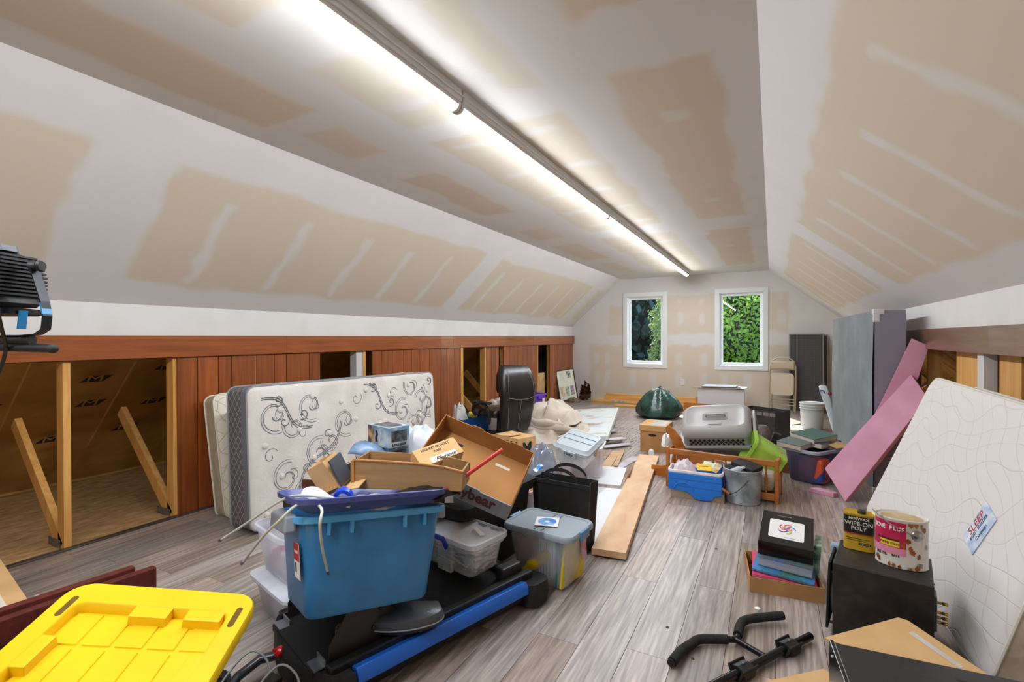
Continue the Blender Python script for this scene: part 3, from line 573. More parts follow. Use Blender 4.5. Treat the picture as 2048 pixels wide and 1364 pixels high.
# things at its near end
cy = thing('tube_grip', 'black plastic tube with ribbed round cap, lower edge of photo beside the yellow lid', 'tube', (-1.76,1.02,.045), (0,0,-40))
obj('tube', MB().tube([(0,0,0),(.30,-.02,.0)], .036, 16), BLK, cy, smooth=True)
obj('ribbed_cap', MB().loft([[((x), (.045 if k%2 else .042)*math.cos(2*PI*k/48), (.045 if k%2 else .042)*math.sin(2*PI*k/48)) for k in range(48)] for x in (-.035,.012)]), BLKM, cy)
hb = thing('cable_pulley', 'bent grey metal tube with red knob and pull cables beside the machine', 'machine part', (-1.60,1.13,.0), (0,0,0))
obj('bent_tube', MB().tube([(.02,.10,.10),(-.04,.07,.10),(-.10,.02,.09),(-.11,-.06,.07),(-.07,-.14,.05),(.02,-.20,.045)], .017, 10), mat('grey_metal','4B4E52',.3,metal=.6), hb, smooth=True)
obj('knob', MB().lathe([(.004,0),(.018,.002),(.021,.012),(.014,.022),(.006,.024),(.006,.036)],14,TM(-.03,.06,.115,55,0,-30)), mat('knob_red','C4161A',.3), hb, smooth=True)
obj('carriage', MB().box(-.02,.20,-.22,-.05,.02,.07).box(.0,.06,-.10,.0,.05,.09), BLK, hb, bevel=.006)
obj('warning_label', MB().box(.04,.12,-.20,-.07,.0705,.0712), mat('label_orange_white','E7A63A',.5,c2='F0F0EE',ns=9,band=(.48,.52)), hb)
for dx in (0,.16): obj('cable', MB().tube(sm3([(-.12+dx,-.16,.02),(-.11+dx,-.10,.10),(-.08+dx,-.03,.155),(-.03+dx,.0,.12),(.01+dx,-.01,.06)]), .004, 6), mat('cable_grey','A0A3A6',.4), hb, smooth=True)
# padded seat lying on the machine
st_ = thing('padded_seat', 'grey vinyl crescent-shaped padded seat lying on the black machine in front of the blue tote', 'seat', (-1.285,1.475,.166), (6,0,38))
pf = [(.16*math.cos(R(a)), .065*math.sin(R(a))) for a in range(180,361,12)]+[(.145,.05),(.0,.07),(-.145,.05)]
def sc(p, k, z): return [(x*k, y*k, z) for x, y in p]
obj('pad', MB().loft([sc(pf,.92,.012), sc(pf,1.0,.022), sc(pf,1.0,.04), sc(pf,.95,.055), sc(pf,.8,.062)]), mat('grey_vinyl','4A4D51',.35,bump=.1,bs=80), st_, smooth=True)
obj('seat_pan', MB().loft([sc(pf,.9,.0), sc(pf,.93,.014)]), BLK, st_); obj('piping', MB().tube([(x,y,.021) for x,y in pf], .003, 5, closed=True), mat('seat_piping','8C8F92',.5), st_)

# ---------- left clear bins
CL = glassy('clear_plastic', 'CFD2DC', .42, .3); CLR = glassy('clear_rim', 'DDE2F0', .75, .3)
b1 = thing('storage_bin', 'clear plastic storage bin with pale lid, under the open bin left of blue tote', 'storage bin', (-1.93,1.66,0), (0,0,-14))
tub('bin_body', b1, CL, .42, .56, .175, .9, .04); obj('bin_lid', MB().loft([rr(.43,.57,.05,.165), rr(.44,.58,.05,.172), rr(.44,.58,.05,.186), rr(.42,.56,.05,.19)]), CLR, b1, smooth=True)
single('folded_blanket', 'beige folded blanket inside the lower clear bin', 'blanket', cushion(.34,.46,.13,.03,.03), mat('beige_blanket','9A8F86',.95,c2='B0A59C',ns=9), loc=(-1.93,1.66,.016), rot=(0,0,-14), smooth=True)
b2 = thing('storage_bin', 'open clear plastic bin with pink contents, stacked left of the blue tote', 'storage bin', (-1.96,1.66,.192), (0,0,-14))
tub('bin_body', b2, CL, .36, .54, .23, .88, .04, .014); 
single('pink_cloth', 'pink and white folded cloth inside the open clear bin', 'cloth', cushion(.27,.42,.10,.03,.03), mat('pink_cloth','C77E92',.95,c2='DAD0CF',ns=5,band=(.45,.55)), loc=(-1.96,1.66,.208), rot=(0,0,-14), smooth=True)
single('brown_album', 'dark brown cloth-bound album standing in the open clear bin', 'album', box(.02,.34,.26), mat('album_brown','3E2620',.6), loc=(-1.90,1.62,.32), rot=(0,14,-60), bevel=.004)
fr_ = thing('wooden_frame', 'brown wooden picture frame standing in the open clear bin behind the album', 'picture frame', (-2.03,1.80,.31), (-6,0,18))
for (a,b_,c,d) in ((-.2,.2,0,.025),(-.2,.2,.205,.23),(-.2,-.175,.025,.205),(.175,.2,.025,.205)): obj('frame_side', MB().box(a,b_,-.008,.008,c,d), wood('frame_brown','6E3A22','55290F',0,.5), fr_, bevel=.002)
obj('backing', MB().box(-.176,.176,.0,.004,.024,.206), wood('backing_brown','8A5232','74431F',0,.7), fr_)
for k in range(4): single('loose_papers', ['topmost sheet of papers with torn spiral edge in the open clear bin','second sheet of papers down in the open clear bin','third sheet of papers down in the open clear bin','lowest sheet of papers in the open clear bin'][k], 'paper', box(.16,.22,.002), PAPER, 'papers in the open clear bin', loc=(-1.99+.01*k,1.70-.01*k,.43-.012*k), rot=(10,20,-20+7*k))

# ---------- blue tote
BT = glassy('blue_plastic', '3D8AC4', .66, .3); BTR = glassy('blue_plastic_rim', '4FA3D8', .92, .3); GH = mat('grey_handle', '8D949C', .4)
bt_ = thing('blue_tote', 'large translucent blue storage tote with grey end handle and red sticker, on the black machine', 'storage tote', (-1.43,1.375,.283), (-11.9,6.6,62.1))
tub('tote_body', bt_, BT, .56, .45, .34, .86, .05, .016, .004, .022)
obj('rim_band', MB().loft([rr(.564,.454,.066,.315), rr(.572,.462,.07,.318), rr(.572,.462,.07,.337), rr(.564,.454,.066,.341)], False, False), BTR, bt_, smooth=True)
for x in (-.18,-.1,.1,.18): obj('rib', MB().box(x-.005,x+.005,-.228,-.211,.275,.325), BTR, bt_)
for s in (-1,1):
    h = obj('end_handle', MB().loft([[(s*.272,y,z) for y,z in ((-.15,.285),(-.15,.346),(.15,.346),(.15,.285))],[(s*.312,y,z) for y,z in ((-.14,.28),(-.14,.338),(.14,.338),(.14,.28))]]), GH, bt_, bevel=.008)
obj('inner_load', MB().loft([rr(.40,.32,.05,.02), rr(.46,.36,.05,.30)]), mat('load_slate','34486A',.9,c2='454F60',ns=5), bt_)
stk_ = obj('sticker', MB().box(-.001,0,-.045,.045,-.06,.06), mat('sticker_white','EDEDEA',.5), bt_, (-.2585,-.13,.19), (0,-7,0))
obj('red_field', MB().box(-.0016,-.001,-.045,.045,.0,.06), RED, stk_); text('18 gal/68 L', .013, mat('sticker_white','EDEDEA',.5), stk_, (-.002,0,.03), (90,0,-90));
for k in range(7): obj('barcode_bar', MB().box(-.0016,-.001,.005+k*.0032,.0065+k*.0032,-.04,-.008), INK, stk_)
# purple-blue lid lying upturned on the tote
lid = thing('purple_cover', 'purple-blue plastic lid lying upturned on top of the blue tote', 'lid', (-1.43,1.40,.645), (-10.5,6.0,62.1))
obj('lid_tray', MB().loft([rr(.46,.36,.05,.0), rr(.50,.40,.06,.012), rr(.54,.44,.07,.03), rr(.56,.46,.07,.035), rr(.565,.465,.07,.052), rr(.555,.455,.07,.055), rr(.53,.43,.07,.040), rr(.49,.39,.06,.018), rr(.45,.35,.05,.006)]), mat('purple_blue','454E8C',.35), lid, smooth=True)

# ---------- the heap on the tote
wp = thing('drawer_box', 'old tan wooden tray with bowed top edge, lying across the lid of the blue tote', 'wooden box', (-1.33,1.60,.685), (0,0,23))
OLDW = wood('old_ply', 'A98456', '8A683F', 0, .6)
prof = [(-.23,0),(.22,0),(.225,.075),(.15,.092),(.05,.103),(-.08,.110),(-.23,.114)]
for y, n in ((-.085,'front_panel'),(.078,'back_panel')): obj(n, MB().loft([[(x,y,z) for x,z in prof],[(x,y+.007,z) for x,z in prof]]), OLDW, wp)
obj('corner_strip', MB().box(-.238,-.222,-.092,-.072,0,.118), wood('pine_strip','C08545','A56C33',2,.5), wp, bevel=.002)
obj('end_panel', MB().box(-.232,-.224,-.078,.078,0,.112), OLDW, wp); obj('end_panel', MB().box(.214,.222,-.078,.078,0,.074), OLDW, wp)
obj('bottom_panel', MB().box(-.224,.214,-.078,.078,0,.006), OLDW, wp)
obj('edge_strip', MB().tube([(x,-.086,z+.004) for x,z in prof[2:][::-1]], .005, 6), wood('pine_strip','C08545','A56C33',2,.5), wp)
sb = thing('open_carton', 'small tan open carton holding a dark panel, leaning on the tote lid', 'carton', (-1.56,1.40,.69), (12,-28,14))
cbox(sb, .085, .10, .13, CARDL, .003); obj('flap', MB().box(.04,.12,-.05,.05,-.004,0), CARDL, sb, (0,0,.005), (0,15,0)); obj('flap', MB().box(-.0425,.04,-.09,-.05,0,.003), CARDL, sb, (0,0,.002), (-12,0,0))
obj('dark_panel', MB().box(.045,.052,-.042,.046,.012,.125), mat('slate_panel','4A4E57',.3), sb, (0,0,0), (0,6,0))
single('tape_roll', 'bright blue roll of tape on the tote lid beside the open carton', 'tape', MB().loft([[((.034 if o else .02)*math.cos(2*PI*k/20),y,(.034 if o else .02)*math.sin(2*PI*k/20)) for k in range(20)] for o,y in ((1,-.012),(1,.012),(0,.012),(0,-.012),(1,-.012))], False, False), mat('tape_blue','1446C8',.3), loc=(-1.42,1.30,.705), rot=(15,0,35), smooth=True)
single('crumpled_bag', 'crumpled grey plastic mailer lying on the tote lid under the wooden tray', 'bag', crumple(.22,.12,.035,5,12), mat('grey_film','B9BABD',.3,c2='8E9095',ns=20), loc=(-1.33,1.36,.672), rot=(0,0,30), smooth=True)
single('crumpled_black_bag', 'crumpled black plastic film on the tote lid below the wooden tray', 'bag', crumple(.30,.14,.03,6,12), mat('black_film','1A1A1C',.25), loc=(-1.22,1.55,.672), rot=(0,0,50), smooth=True)
single('torn_paper', 'torn white paper on the near corner of the purple lid', 'paper', MB().grid(lambda u,v:(.14*u-.07,.07*v-.035,.02+.015*math.sin(5*u)+.01*math.sin(8*v+u)),10,6), PAPER, loc=(-1.46,1.21,.70), rot=(10,5,20), solid=.0008)
rd = thing('wire_rods', 'three pale grey flexible tubes with metal tips hanging over the end of the blue tote', 'tubes', (0,0,0))
RODM = mat('rod_pale','C9C9C0',.4)
for pts in ([(-1.929,1.145,.50),(-1.76,1.15,.60),(-1.598,1.164,.70),(-1.49,1.16,.738),(-1.38,1.20,.735),(-1.33,1.26,.71)], [(-1.669,1.068,.50),(-1.55,1.055,.61),(-1.431,1.042,.70),(-1.40,1.09,.742),(-1.35,1.16,.735),(-1.30,1.22,.71)], [(-1.348,1.162,.50),(-1.31,1.11,.60),(-1.279,1.074,.70),(-1.30,1.10,.735),(-1.36,1.13,.738),(-1.40,1.15,.73)]):
    # smooth through the points
    P = [Vector(p) for p in pts]; S_ = []
    for i in range(len(P)-1):
        p0, p1, p2, p3 = P[max(i-1,0)], P[i], P[i+1], P[min(i+2,len(P)-1)]
        for k in range(6):
            t = k/6; S_.append(.5*((2*p1)+(-p0+p2)*t+(2*p0-5*p1+4*p2-p3)*t*t+(-p0+3*p1-3*p2+p3)*t**3))
    S_.append(P[-1]); tb = obj('flexible_tube', MB().tube(S_, .0048, 8), RODM, rd, smooth=True)
    d = (S_[0]-S_[1]).normalized(); obj('metal_tip', MB().tube([S_[0]+d*.001, S_[0]+d*.018], .0055, 8), STEEL, tb, smooth=True)
rs_ = thing('red_rod', 'red wooden rod propped against the tilted shipping tray', 'rod', (0,0,0))
obj('rod', MB().tube([(-1.166,1.533,.675),(-1.079,1.90,.79)], .0095, 12), mat('red_rod_paint','C2301E',.35), rs_, smooth=True)
d_ = (Vector((-1.079,1.90,.79))-Vector((-1.166,1.533,.675))).normalized(); obj('bare_end', MB().tube([Vector((-1.079,1.90,.79)), Vector((-1.079,1.90,.79))+d_*.006], .0085, 12), mat('bare_wood','D08A70',.7), rs_)
# tilted shipping tray with printed front
hy = thing('shipping_tray', 'large open brown cardboard tray tilted on the heap, grey printed front', 'carton', (-1.357,2.092,.613), (32.4,21.3,18.3))
w, d, h = .516, .362, .115
def notch_wall(x0,x1,y,th,notches,m,vert=False):
    zt = h; P = [(x0,0),(x1,0),(x1,zt)]
    for a, b_, dz in sorted(notches, reverse=True): P += [(b_,zt),(b_-.008,zt-dz),(a+.008,zt-dz),(a,zt)]
    P += [(x0,zt)]
    return MB().loft([[(x,y,z) for x,z in P],[(x,y+th,z) for x,z in P]])
obj('side_wall', notch_wall(-w/2,w/2,d/2-.005,.005,[(-.10,-.03,-.012),(.12,.20,-.010)],CARD2), CARD2, hy)
fw = obj('front_wall', notch_wall(-w/2,w/2,-d/2,.005,[(.02,.10,-.010)],CARD2), mat('box_grey_print','9AA0A6',.6,c2='90969C',ns=4), hy)
for s in (-1,1): obj('end_wall', MB().box(s*w/2-(.005 if s>0 else 0),s*w/2+(.005 if s<0 else 0),-d/2+.005,d/2-.005,0,h), CARD2, hy)
obj('tray_floor', MB().box(-w/2+.005,w/2-.005,-d/2+.005,d/2-.005,0,.005), mat('card_inside','B98650',.85,c2='AC7A45',ns=3), hy)
obj('side_print', MB().box(w/2+.0,w/2+.001,-d/2,d/2,.002,.02), mat('print_yellow','C9A227',.6), hy)
MAR = mat('print_maroon','5B1A22',.6)
text('Honeybear', .108, MAR, hy, (.01,-d/2-.001,.068), (90,0,0), sx=.72, bold=.0035); text('FRESH FRUIT', .022, mat('print_gold','9A8A5A',.6), hy, (.06,-d/2-.001,.018), (90,0,0))
for x, y in ((-.15,.12),(.13,.10)): obj('hand_slot', MB().box(x-.04,x+.04,y-.008,y+.008,.0045,.006), mat('slot_white','E8E2D6',.7) if x>0 else INK, hy)
# flags carton
fb = thing('flags_carton', 'small brown carton with a paper label leaning inside the shipping tray', 'carton', (-1.361,1.771,.695), (36.1,-9.7,67.8))
obj('carton_body', box(.213,.095,.10,.03), CARDL, fb, bevel=.002); text('HIGHEST QUALITY', .017, INK, fb, (-.0,.03,.1305), (0,0,0), bold=.0003); text('FLAGS', .014, INK, fb, (-.0,.008,.1305), (0,0,0), bold=.0003)
obj('paper_label', MB().box(-.055,.075,-.044,-.016,.130,.1307), WHT, fb); text('Allegiance', .026, INK, fb, (.02,-.034,.1311), (0,0,0), sx=.95, bold=.0004); obj('open_flap', MB().box(.02,.1065,-.0475,-.044,-.03,.03), CARD2, fb)
# toy cartons with windows
def toybox(label, loc, rz, h=.111):
    t = thing('toy_box', label, 'toy box', loc, (0,0,rz), 'blue comic toy boxes in a stack')
    obj('carton_body', box(.205,.137,h), mat('comic_blue','7C9FBE',.35,c2='C9D3D2',ns=12,det=4,band=(.4,.6)), t, bevel=.0015)
    obj('printed_dusk', MB().box(-.103,-.04,-.0692,-.0688,.004,h-.004), mat('comic_dusk','5A5460',.35,c2='D8B98A',ns=14,band=(.4,.6)), t)
    obj('printed_cape', MB().prism([(-.01,-.035),(.015,-.03),(.004,-.01),(.02,.01),(.006,.028),(-.012,.034),(-.002,.01),(-.014,-.01)],0,.0006,TM(-.015,-.0692,h/2,90,0,0)), mat('comic_navy','15202F',.4), t)
    obj('window_film', MB().box(.1026,.1032,-.05,.05,.03,h-.02), mat('dark_window','2C2F33',.12,c2='70757A',ns=30), t)
    obj('window_film', MB().box(-.08,.08,-.05,.05,h+.0002,h+.0008), mat('dark_window','2C2F33',.12,c2='70757A',ns=30), t)
    text('JUSTICE LEAGUE', .0165, INK, t, (.1036,0,.014), (90,0,90), bold=.0006, sx=.75); return t
toybox('blue comic-printed toy box with window, topmost of the stack of two', (-1.909,2.078,.700), -14.3)
toybox('blue comic-printed toy box with window, lower one of the stack of two', (-1.935,2.10,.585), -12.5)
single('arm_cushion', 'black vinyl armrest cushion lying on the wooden tray beside the toy boxes', 'cushion', cushion(.17,.09,.06,.03,.022), mat('black_vinyl','151516',.3,bump=.1,bs=30), loc=(-1.60,1.86,.66), rot=(0,8,22), smooth=True)
single('blue_film_bag', 'pale blue printed film pouch propped left of the toy boxes', 'pouch', MB().grid(lambda u,v:(.24*u-.12,.11*v-.055+.02*math.sin(3*u),.015*math.sin(6*u)+.02*math.sin(4*v)),14,8), mat('pouch_blue','8FA9C8',.3,c2='5E7AA0',ns=10), loc=(-1.88,1.93,.67), rot=(35,22,20), solid=.006, smooth=True)
pr = thing('black_printer', 'black boxy printer behind the open carton, left of the wooden tray', 'printer', (-1.92,1.95,.45), (0,0,15))
obj('printer_body', cushion(.22,.20,.13,.02,.008), BLK, pr, smooth=True); obj('printer_lid', cushion(.225,.205,.04,.02,.008,.134), BLKM, pr, smooth=True)
single('white_bag', 'crumpled white plastic bag behind the toy boxes, against the scroll mattress', 'bag', crumple(.36,.30,.22,11,16), mat('white_film','DADFE6',.35,c2='C2CAD6',ns=10), loc=(-1.98,2.42,.52), smooth=True)
# hidden carrier of the heap: big black trunk and tool case
tk = thing('black_chest', 'large matte black plastic trunk in shadow under the tilted shipping tray', 'trunk', (-1.75,2.42,0), (0,0,-5))
obj('trunk_body', MB().loft([rr(.74,.62,.05,.0), rr(.80,.68,.05,.36), rr(.84,.72,.06,.37), rr(.84,.72,.06,.40)]), BLKM, tk, smooth=True); obj('trunk_lid', MB().loft([rr(.85,.73,.06,.401), rr(.86,.74,.06,.43), rr(.80,.68,.05,.45)]), BLKM, tk, smooth=True)
tcz = thing('tool_case', 'dark ribbed tool case with orange top beside the black trunk', 'tool case', (-1.56,1.98,.452), (0,0,-20))
obj('case_body', box(.16,.12,.06), mat('case_grey','3A3735',.6), tcz, bevel=.008)
for k in range(4): obj('rib', MB().box(-.07+k*.04,-.055+k*.04,-.064,-.06,.005,.055), mat('case_grey','3A3735',.6), tcz)
obj('orange_latch', cushion(.09,.05,.015,.01,.005,.061), mat('orange_plastic','B4431B',.4), tcz, (-.03,0,0), smooth=True)
single('white_tag', 'small white tag on a strap hanging behind the blue tote rim', 'tag', MB().box(-.02,.02,-.001,.001,-.03,.03), WHT, loc=(-1.38,1.92,.53), rot=(0,0,30))
# clear bin with blue clip handles
cb = thing('clip_bin', 'clear plastic bin with frosted lid and blue clip handle, right of the blue tote', 'storage bin', (-1.355,1.985,.190), (0,0,-12))
tub('bin_body', cb, glassy('very_clear','DDE3E8',.28,.12), .40, .24, .15, .88, .03, .012); obj('frosted_lid', MB().loft([rr(.415,.255,.04,.146), rr(.42,.26,.04,.150), rr(.42,.26,.04,.170), rr(.40,.24,.04,.172), rr(.39,.23,.035,.164), rr(.3,.15,.03,.164)]), glassy('frosted','E6EAF0',.5,.3), cb, smooth=True)
obj('clip_handle', MB().loft([[(x,-.136-dy,z) for x,z in ((-.12,.165),(-.10,.178),(.03,.178),(.06,.14),(.045,.12),(.02,.155),(-.10,.155))] for dy in (0,.012)]), mat('clip_blue','1333A8',.35), cb, bevel=.003)
obj('pocket', MB().box(-.03,.06,-.125,-.108,.01,.13), glassy('very_clear','DDE3E8',.35,.12), cb)
for k, x in enumerate((-.12,-.04,.05,.13)): obj('lid_slot', MB().box(x-.028,x+.028,.100,.112,.168,.1735), mat('slot_grey','8C97A3',.5), cb)
obj('barcode_tag', MB().box(-.055,.055,-.012,.012,.173,.174), WHT, cb, (.10,.02,0), (0,0,-25))
single('folded_papers', 'stack of white papers and dark folders inside the clear clip bin', 'papers', box(.28,.14,.10), mat('paper_mix','CFCBC2',.8,c2='3A3F4A',ns=14,stretch=(1,1,6),band=(.45,.55)), loc=(-1.33,1.985,.205), rot=(0,0,-12), bevel=.004)
single('blue_book', 'blue slipcase standing behind the clear clip bin', 'book', box(.16,.03,.12), mat('book_blue','2748A8',.5), loc=(-1.36,2.14,.19), rot=(0,0,-14), bevel=.002)
# grey-lidded bin with disc sleeve
gb = thing('latch_bin', 'clear bin with grey lid and blue latch, full of folders, right of the machine', 'storage bin', (-1.07,2.405,0), (0,0,-5.5))
tub('bin_body', gb, glassy('very_clear2','D5DBDF',.30,.12), .40, .28, .285, .80, .035, .014)
GL_ = mat('lid_grey','8C969D',.4); gl_ = obj('lid', MB().loft([rr(.40,.28,.04,.270), rr(.425,.305,.05,.272), rr(.425,.305,.05,.290), rr(.41,.29,.045,.300), rr(.385,.265,.04,.300), rr(.375,.255,.035,.294), rr(.30,.2,.03,.294)]), GL_, gb, smooth=True)
for x in (-.02,.02): obj('lid_groove', MB().box(x-.004,x+.004,-.12,.12,.2945,.298), mat('groove_grey','7C868E',.5), gl_)
obj('latch', MB().box(.205,.222,-.05,.05,.255,.304), mat('latch_blue','5D87AE',.35), gb, bevel=.005); obj('latch', MB().box(-.222,-.205,-.05,.05,.255,.304), MC['latch_blue'], gb, bevel=.005)
cd_ = thing('disc_sleeve', 'white paper sleeve with a blue disc lying on the grey bin lid', 'disc', (-1.075,2.40,.3005), (0,0,18)); obj('sleeve', box(.125,.125,.0015), WHT, cd_)
obj('disc', MB().loft([[(r*math.cos(2*PI*k/28), r*math.sin(2*PI*k/28), z) for k in range(28)] for r,z in ((.05,.0016),(.05,.0022),(.015,.0022),(.015,.0016))], False, False), mat('disc_blue','2478D0',.3,c2='9CC8F0',ns=14), cd_)
fld = [('yellow_folder','yellow folder standing at the right end inside the latch bin','folder',(-.93,2.39),(.012,.22,.25),'E2C42A',-5),('green_folder','green folder inside the latch bin beside the yellow one','folder',(-.96,2.39),(.006,.21,.24),'1F7A63',-5),('blue_folder','blue folder inside the latch bin behind the form','folder',(-.985,2.40),(.008,.20,.23),'3F6CB0',-3),('printed_form','white printed form facing out inside the latch bin','paper',(-1.045,2.33),(.10,.004,.22),'E3E6EC',0),('tan_envelope','brown envelope at the left end inside the latch bin','envelope',(-1.20,2.40),(.010,.18,.20),'A9713F',-8)]
for n_, l_, c_, (x,y), (a,b_,c), col, rz in fld: single(n_, l_, c_, box(a,b_,c), mat('f_'+n_, col, .6), loc=(x,y,.016), rot=(0,6 if n_!='printed_form' else 0,rz-5.5), bevel=.001)
single('yellow_bottle', 'yellow plastic bottle lying inside the latch bin', 'bottle', MB().lathe([(.012,0),(.014,.02),(.03,.05),(.034,.08),(.034,.17),(.02,.185)],16), mat('yellow_plastic','E8C410',.3), loc=(-1.17,2.30,.06), rot=(0,55,20), smooth=True)
for k in range(5): obj('text_line', MB().box(-.04+k*.018,-.036+k*.018,-.0026,-.002,.03,.2-(k%2)*.05), mat('form_ink','6F7785',.7), bpy.data.objects['printed_form'])
obj('bar_sticker', MB().box(0,.001,-.03,.03,-.05,.05), mat('sticker_orange','C4552A',.5,c2='B4B0C8',ns=20), gb, (.186,.05,.18), (0,-5,0))
# black shopping bag
bg_ = thing('shopping_bag', 'black fabric shopping bag with handles standing behind the grey-lidded bin', 'bag', (-1.14,2.82,0), (0,0,-3.5))
BF = mat('black_fabric','1B1A19',.85,c2='262423',ns=4,bump=.15,bs=15)
BG2 = mat('black_gusset','241C1B',.8)
rgs = [[(-.16,-.06,0),(.16,-.06,0),(.16,.06,0),(-.16,.06,0)], [(-.19,-.07,.2),(.19,-.075,.2),(.175,0,.2),(.19,.07,.2),][:4], ]
obj('bag_panel', MB().add([(-.165,-.065,0),(.165,-.065,0),(.195,-.075,.42),(-.195,-.075,.42)],[(0,1,2,3)]), BF, bg_, solid=.004)
obj('bag_panel', MB().add([(-.165,.065,0),(.165,.065,0),(.195,.06,.42),(-.195,.06,.42)],[(0,1,2,3)]), BF, bg_, solid=.004)
for s in (-1,1): obj('side_gusset', MB().add([(s*.165,-.065,0),(s*.165,0,0),(s*.165,.065,0),(s*.195,-.075,.42),(s*.175,-.005,.42),(s*.195,.06,.42)],[(0,1,4,3),(1,2,5,4)]), BG2, bg_, solid=.003)
obj('bag_bottom', MB().box(-.165,.165,-.065,.065,0.,.006), BF, bg_); obj('hem', MB().box(-.196,.196,-.080,-.074,.395,.42), BF, bg_)
for y in (-.075,.06): obj('handle', MB().loft([[(.12*math.cos(R(a)), y+o, .405+.075*math.sin(R(a))+dz) for o, dz in ((-.001,0),(.001,0),(.001,.022),(-.001,.022))] for a in range(0,181,12)]), BF, bg_)
# bins behind
hu = thing('tall_bin', 'tall frosted clear bin behind the black shopping bag, a smaller bin on top', 'storage bin', (-1.60,4.38,0), (0,0,10.9)); tub('bin_body', hu, glassy('frosted_bin','D8D4DA',.6,.35), .42, .39, .29, .92, .04, .014)
obj('bin_rim', MB().loft([rr(.424,.394,.05,.27), rr(.43,.40,.05,.275), rr(.43,.40,.05,.29), rr(.41,.38,.05,.294)], False, False), mat('rim_white','E4DFDE',.5), hu, smooth=True)
single('stored_clothes', 'beige and brown cloth inside the tall frosted bin', 'clothes', cushion(.33,.30,.22,.04,.04), mat('cloth_beige','C3A78A',.95,c2='9C8268',ns=7), loc=(-1.60,4.38,.016), rot=(0,0,10.9), smooth=True)
he = thing('hefty_bin', 'small clear bin with a grey ribbed lid, tilted on top of the tall frosted bin', 'storage bin', (-1.463,3.90,.275), (11.5,10.4,-2.7)); tub('bin_body', he, glassy('very_clear3','D9DDE2',.38,.12), .318, .36, .145, .9, .03, .012)
obj('ribbed_lid', MB().loft([rr(.315,.355,.04,.122), rr(.332,.372,.045,.124), rr(.332,.372,.045,.142), rr(.31,.35,.04,.150), rr(.285,.325,.035,.168), rr(.26,.30,.03,.168), rr(.255,.295,.03,.165), rr(.2,.2,.02,.165)]), mat('lid_pale_grey','A9B2B8',.4), he, smooth=True)
for y in (-.03,.06): obj('lid_rib', MB().box(-.128,.128,y-.003,y+.003,.1655,.169), mat('groove_grey','7C868E',.5), he)
obj('name_plate', MB().box(-.06,.06,-.203,-.186,.10,.140), mat('lid_pale_grey','A9B2B8',.4), he); text('Hefty', .036, mat('print_navy','15324A',.5), he, (0,-.2040,.120), (90,0,0), bold=.0012)
single('pens_and_cables', 'grey cables and pens inside the small bin with ribbed lid', 'cables', (lambda q: [q.tube([(random.uniform(-.12,.12),random.uniform(-.14,.14),random.uniform(.0,.05)),(random.uniform(-.12,.12),random.uniform(-.14,.14),random.uniform(.0,.06)),(random.uniform(-.12,.12),random.uniform(-.14,.14),random.uniform(.0,.05))],.005,5) for _ in range(24)] and q)(MB()), mat('cable_mix','6A7078',.5,c2='23262B',ns=9), loc=(-1.463,3.90,.295), rot=(11.5,10.4,-2.7))
single('manila_sheets', 'cream papers standing inside the small bin with ribbed lid', 'papers', box(.24,.03,.09), mat('paper_cream','DCC9A8',.8), loc=(-1.43,3.99,.30), rot=(11.5,10.4,-2.7))
fp = single('film_bag', 'clear plastic film bag bunched beside the small bin with ribbed lid', 'bag', crumple(.34,.46,.30,21,16,.5), glassy('film_grey_blue','7C8698',.6,.1), loc=(-1.88,4.05,.0), rot=(0,0,10), smooth=True)
single('white_block', 'white foam packing block behind the shipping tray', 'packing foam', box(.20,.34,.16), mat('foam_white','E4E6E2',.8,c2='D2D6CF',ns=3), loc=(-2.02,3.55,0), rot=(0,0,-18), bevel=.006)
single('small_packet', 'small white and blue packet on the film bag', 'packet', box(.05,.08,.008), mat('packet_blue','2D8AD0',.3,c2='F0F0F0',ns=18,band=(.48,.52)), loc=(-1.70,3.62,.22), rot=(35,10,-30))
orb = thing('small_clear_bin', 'clear open bin with an orange roll, left of the black shopping bag', 'storage bin', (-1.52,2.95,0), (0,0,-10)); tub('bin_body', orb, glassy('frosted_bin','D8D4DA',.6,.35), .34, .30, .30, .9, .03, .012)
single('orange_roll', 'orange roll of string in the clear open bin', 'string', MB().loft([[((.05 if o else .028)*math.cos(2*PI*k/20),(.05 if o else .028)*math.sin(2*PI*k/20),z) for k in range(20)] for o,z in ((1,0),(1,.05),(0,.05),(0,0),(1,0))], False, False), mat('orange_string','D9812B',.7), loc=(-1.45,2.93,.27), rot=(50,20,0), smooth=True)
single('bin_fill', 'mixed purple and cream wrappers inside the clear open bin', 'wrappers', crumple(.28,.25,.22,31,12), mat('wrapper_mix','B49AB0',.5,c2='D8C7A0',ns=9), loc=(-1.52,2.95,.02), smooth=True)
mb_ = thing('moving_box', 'brown cardboard box with big black letter M behind the shipping tray', 'carton', (-2.402,4.536,0), (0,0,-19.9)); obj('carton_body', box(.37,.248,.27), CARDL, mb_, bevel=.002)
text('OM', .20, INK, mb_, (.06,-.1245,.15), (90,0,0), bold=.008, sx=.7); obj('flap', MB().box(-.185,.10,-.124,.02,.272,.276), CARDL, mb_, (0,0,0), (0,-6,0)); text('M', .17, INK, mb_, (.187,.0,.15), (90,0,90), bold=.008)
single('mail_box', 'flat pale printed carton lying by the drop cloth behind the ribbed-lid bin', 'carton', box(.36,.22,.10), mat('pale_print','CFC3BA',.6,c2='DCD3CC',ns=5), loc=(-2.10,5.50,0), rot=(0,0,-10), bevel=.002)
obj('colour_mark', MB().box(-.15,-.12,-.111,-.110,.03,.07), mat('print_magenta','B0305A',.6), bpy.data.objects['mail_box']); obj('colour_mark', MB().box(-.115,-.09,-.111,-.110,.03,.07), mat('print_teal','3A9A8A',.6), bpy.data.objects['mail_box'])

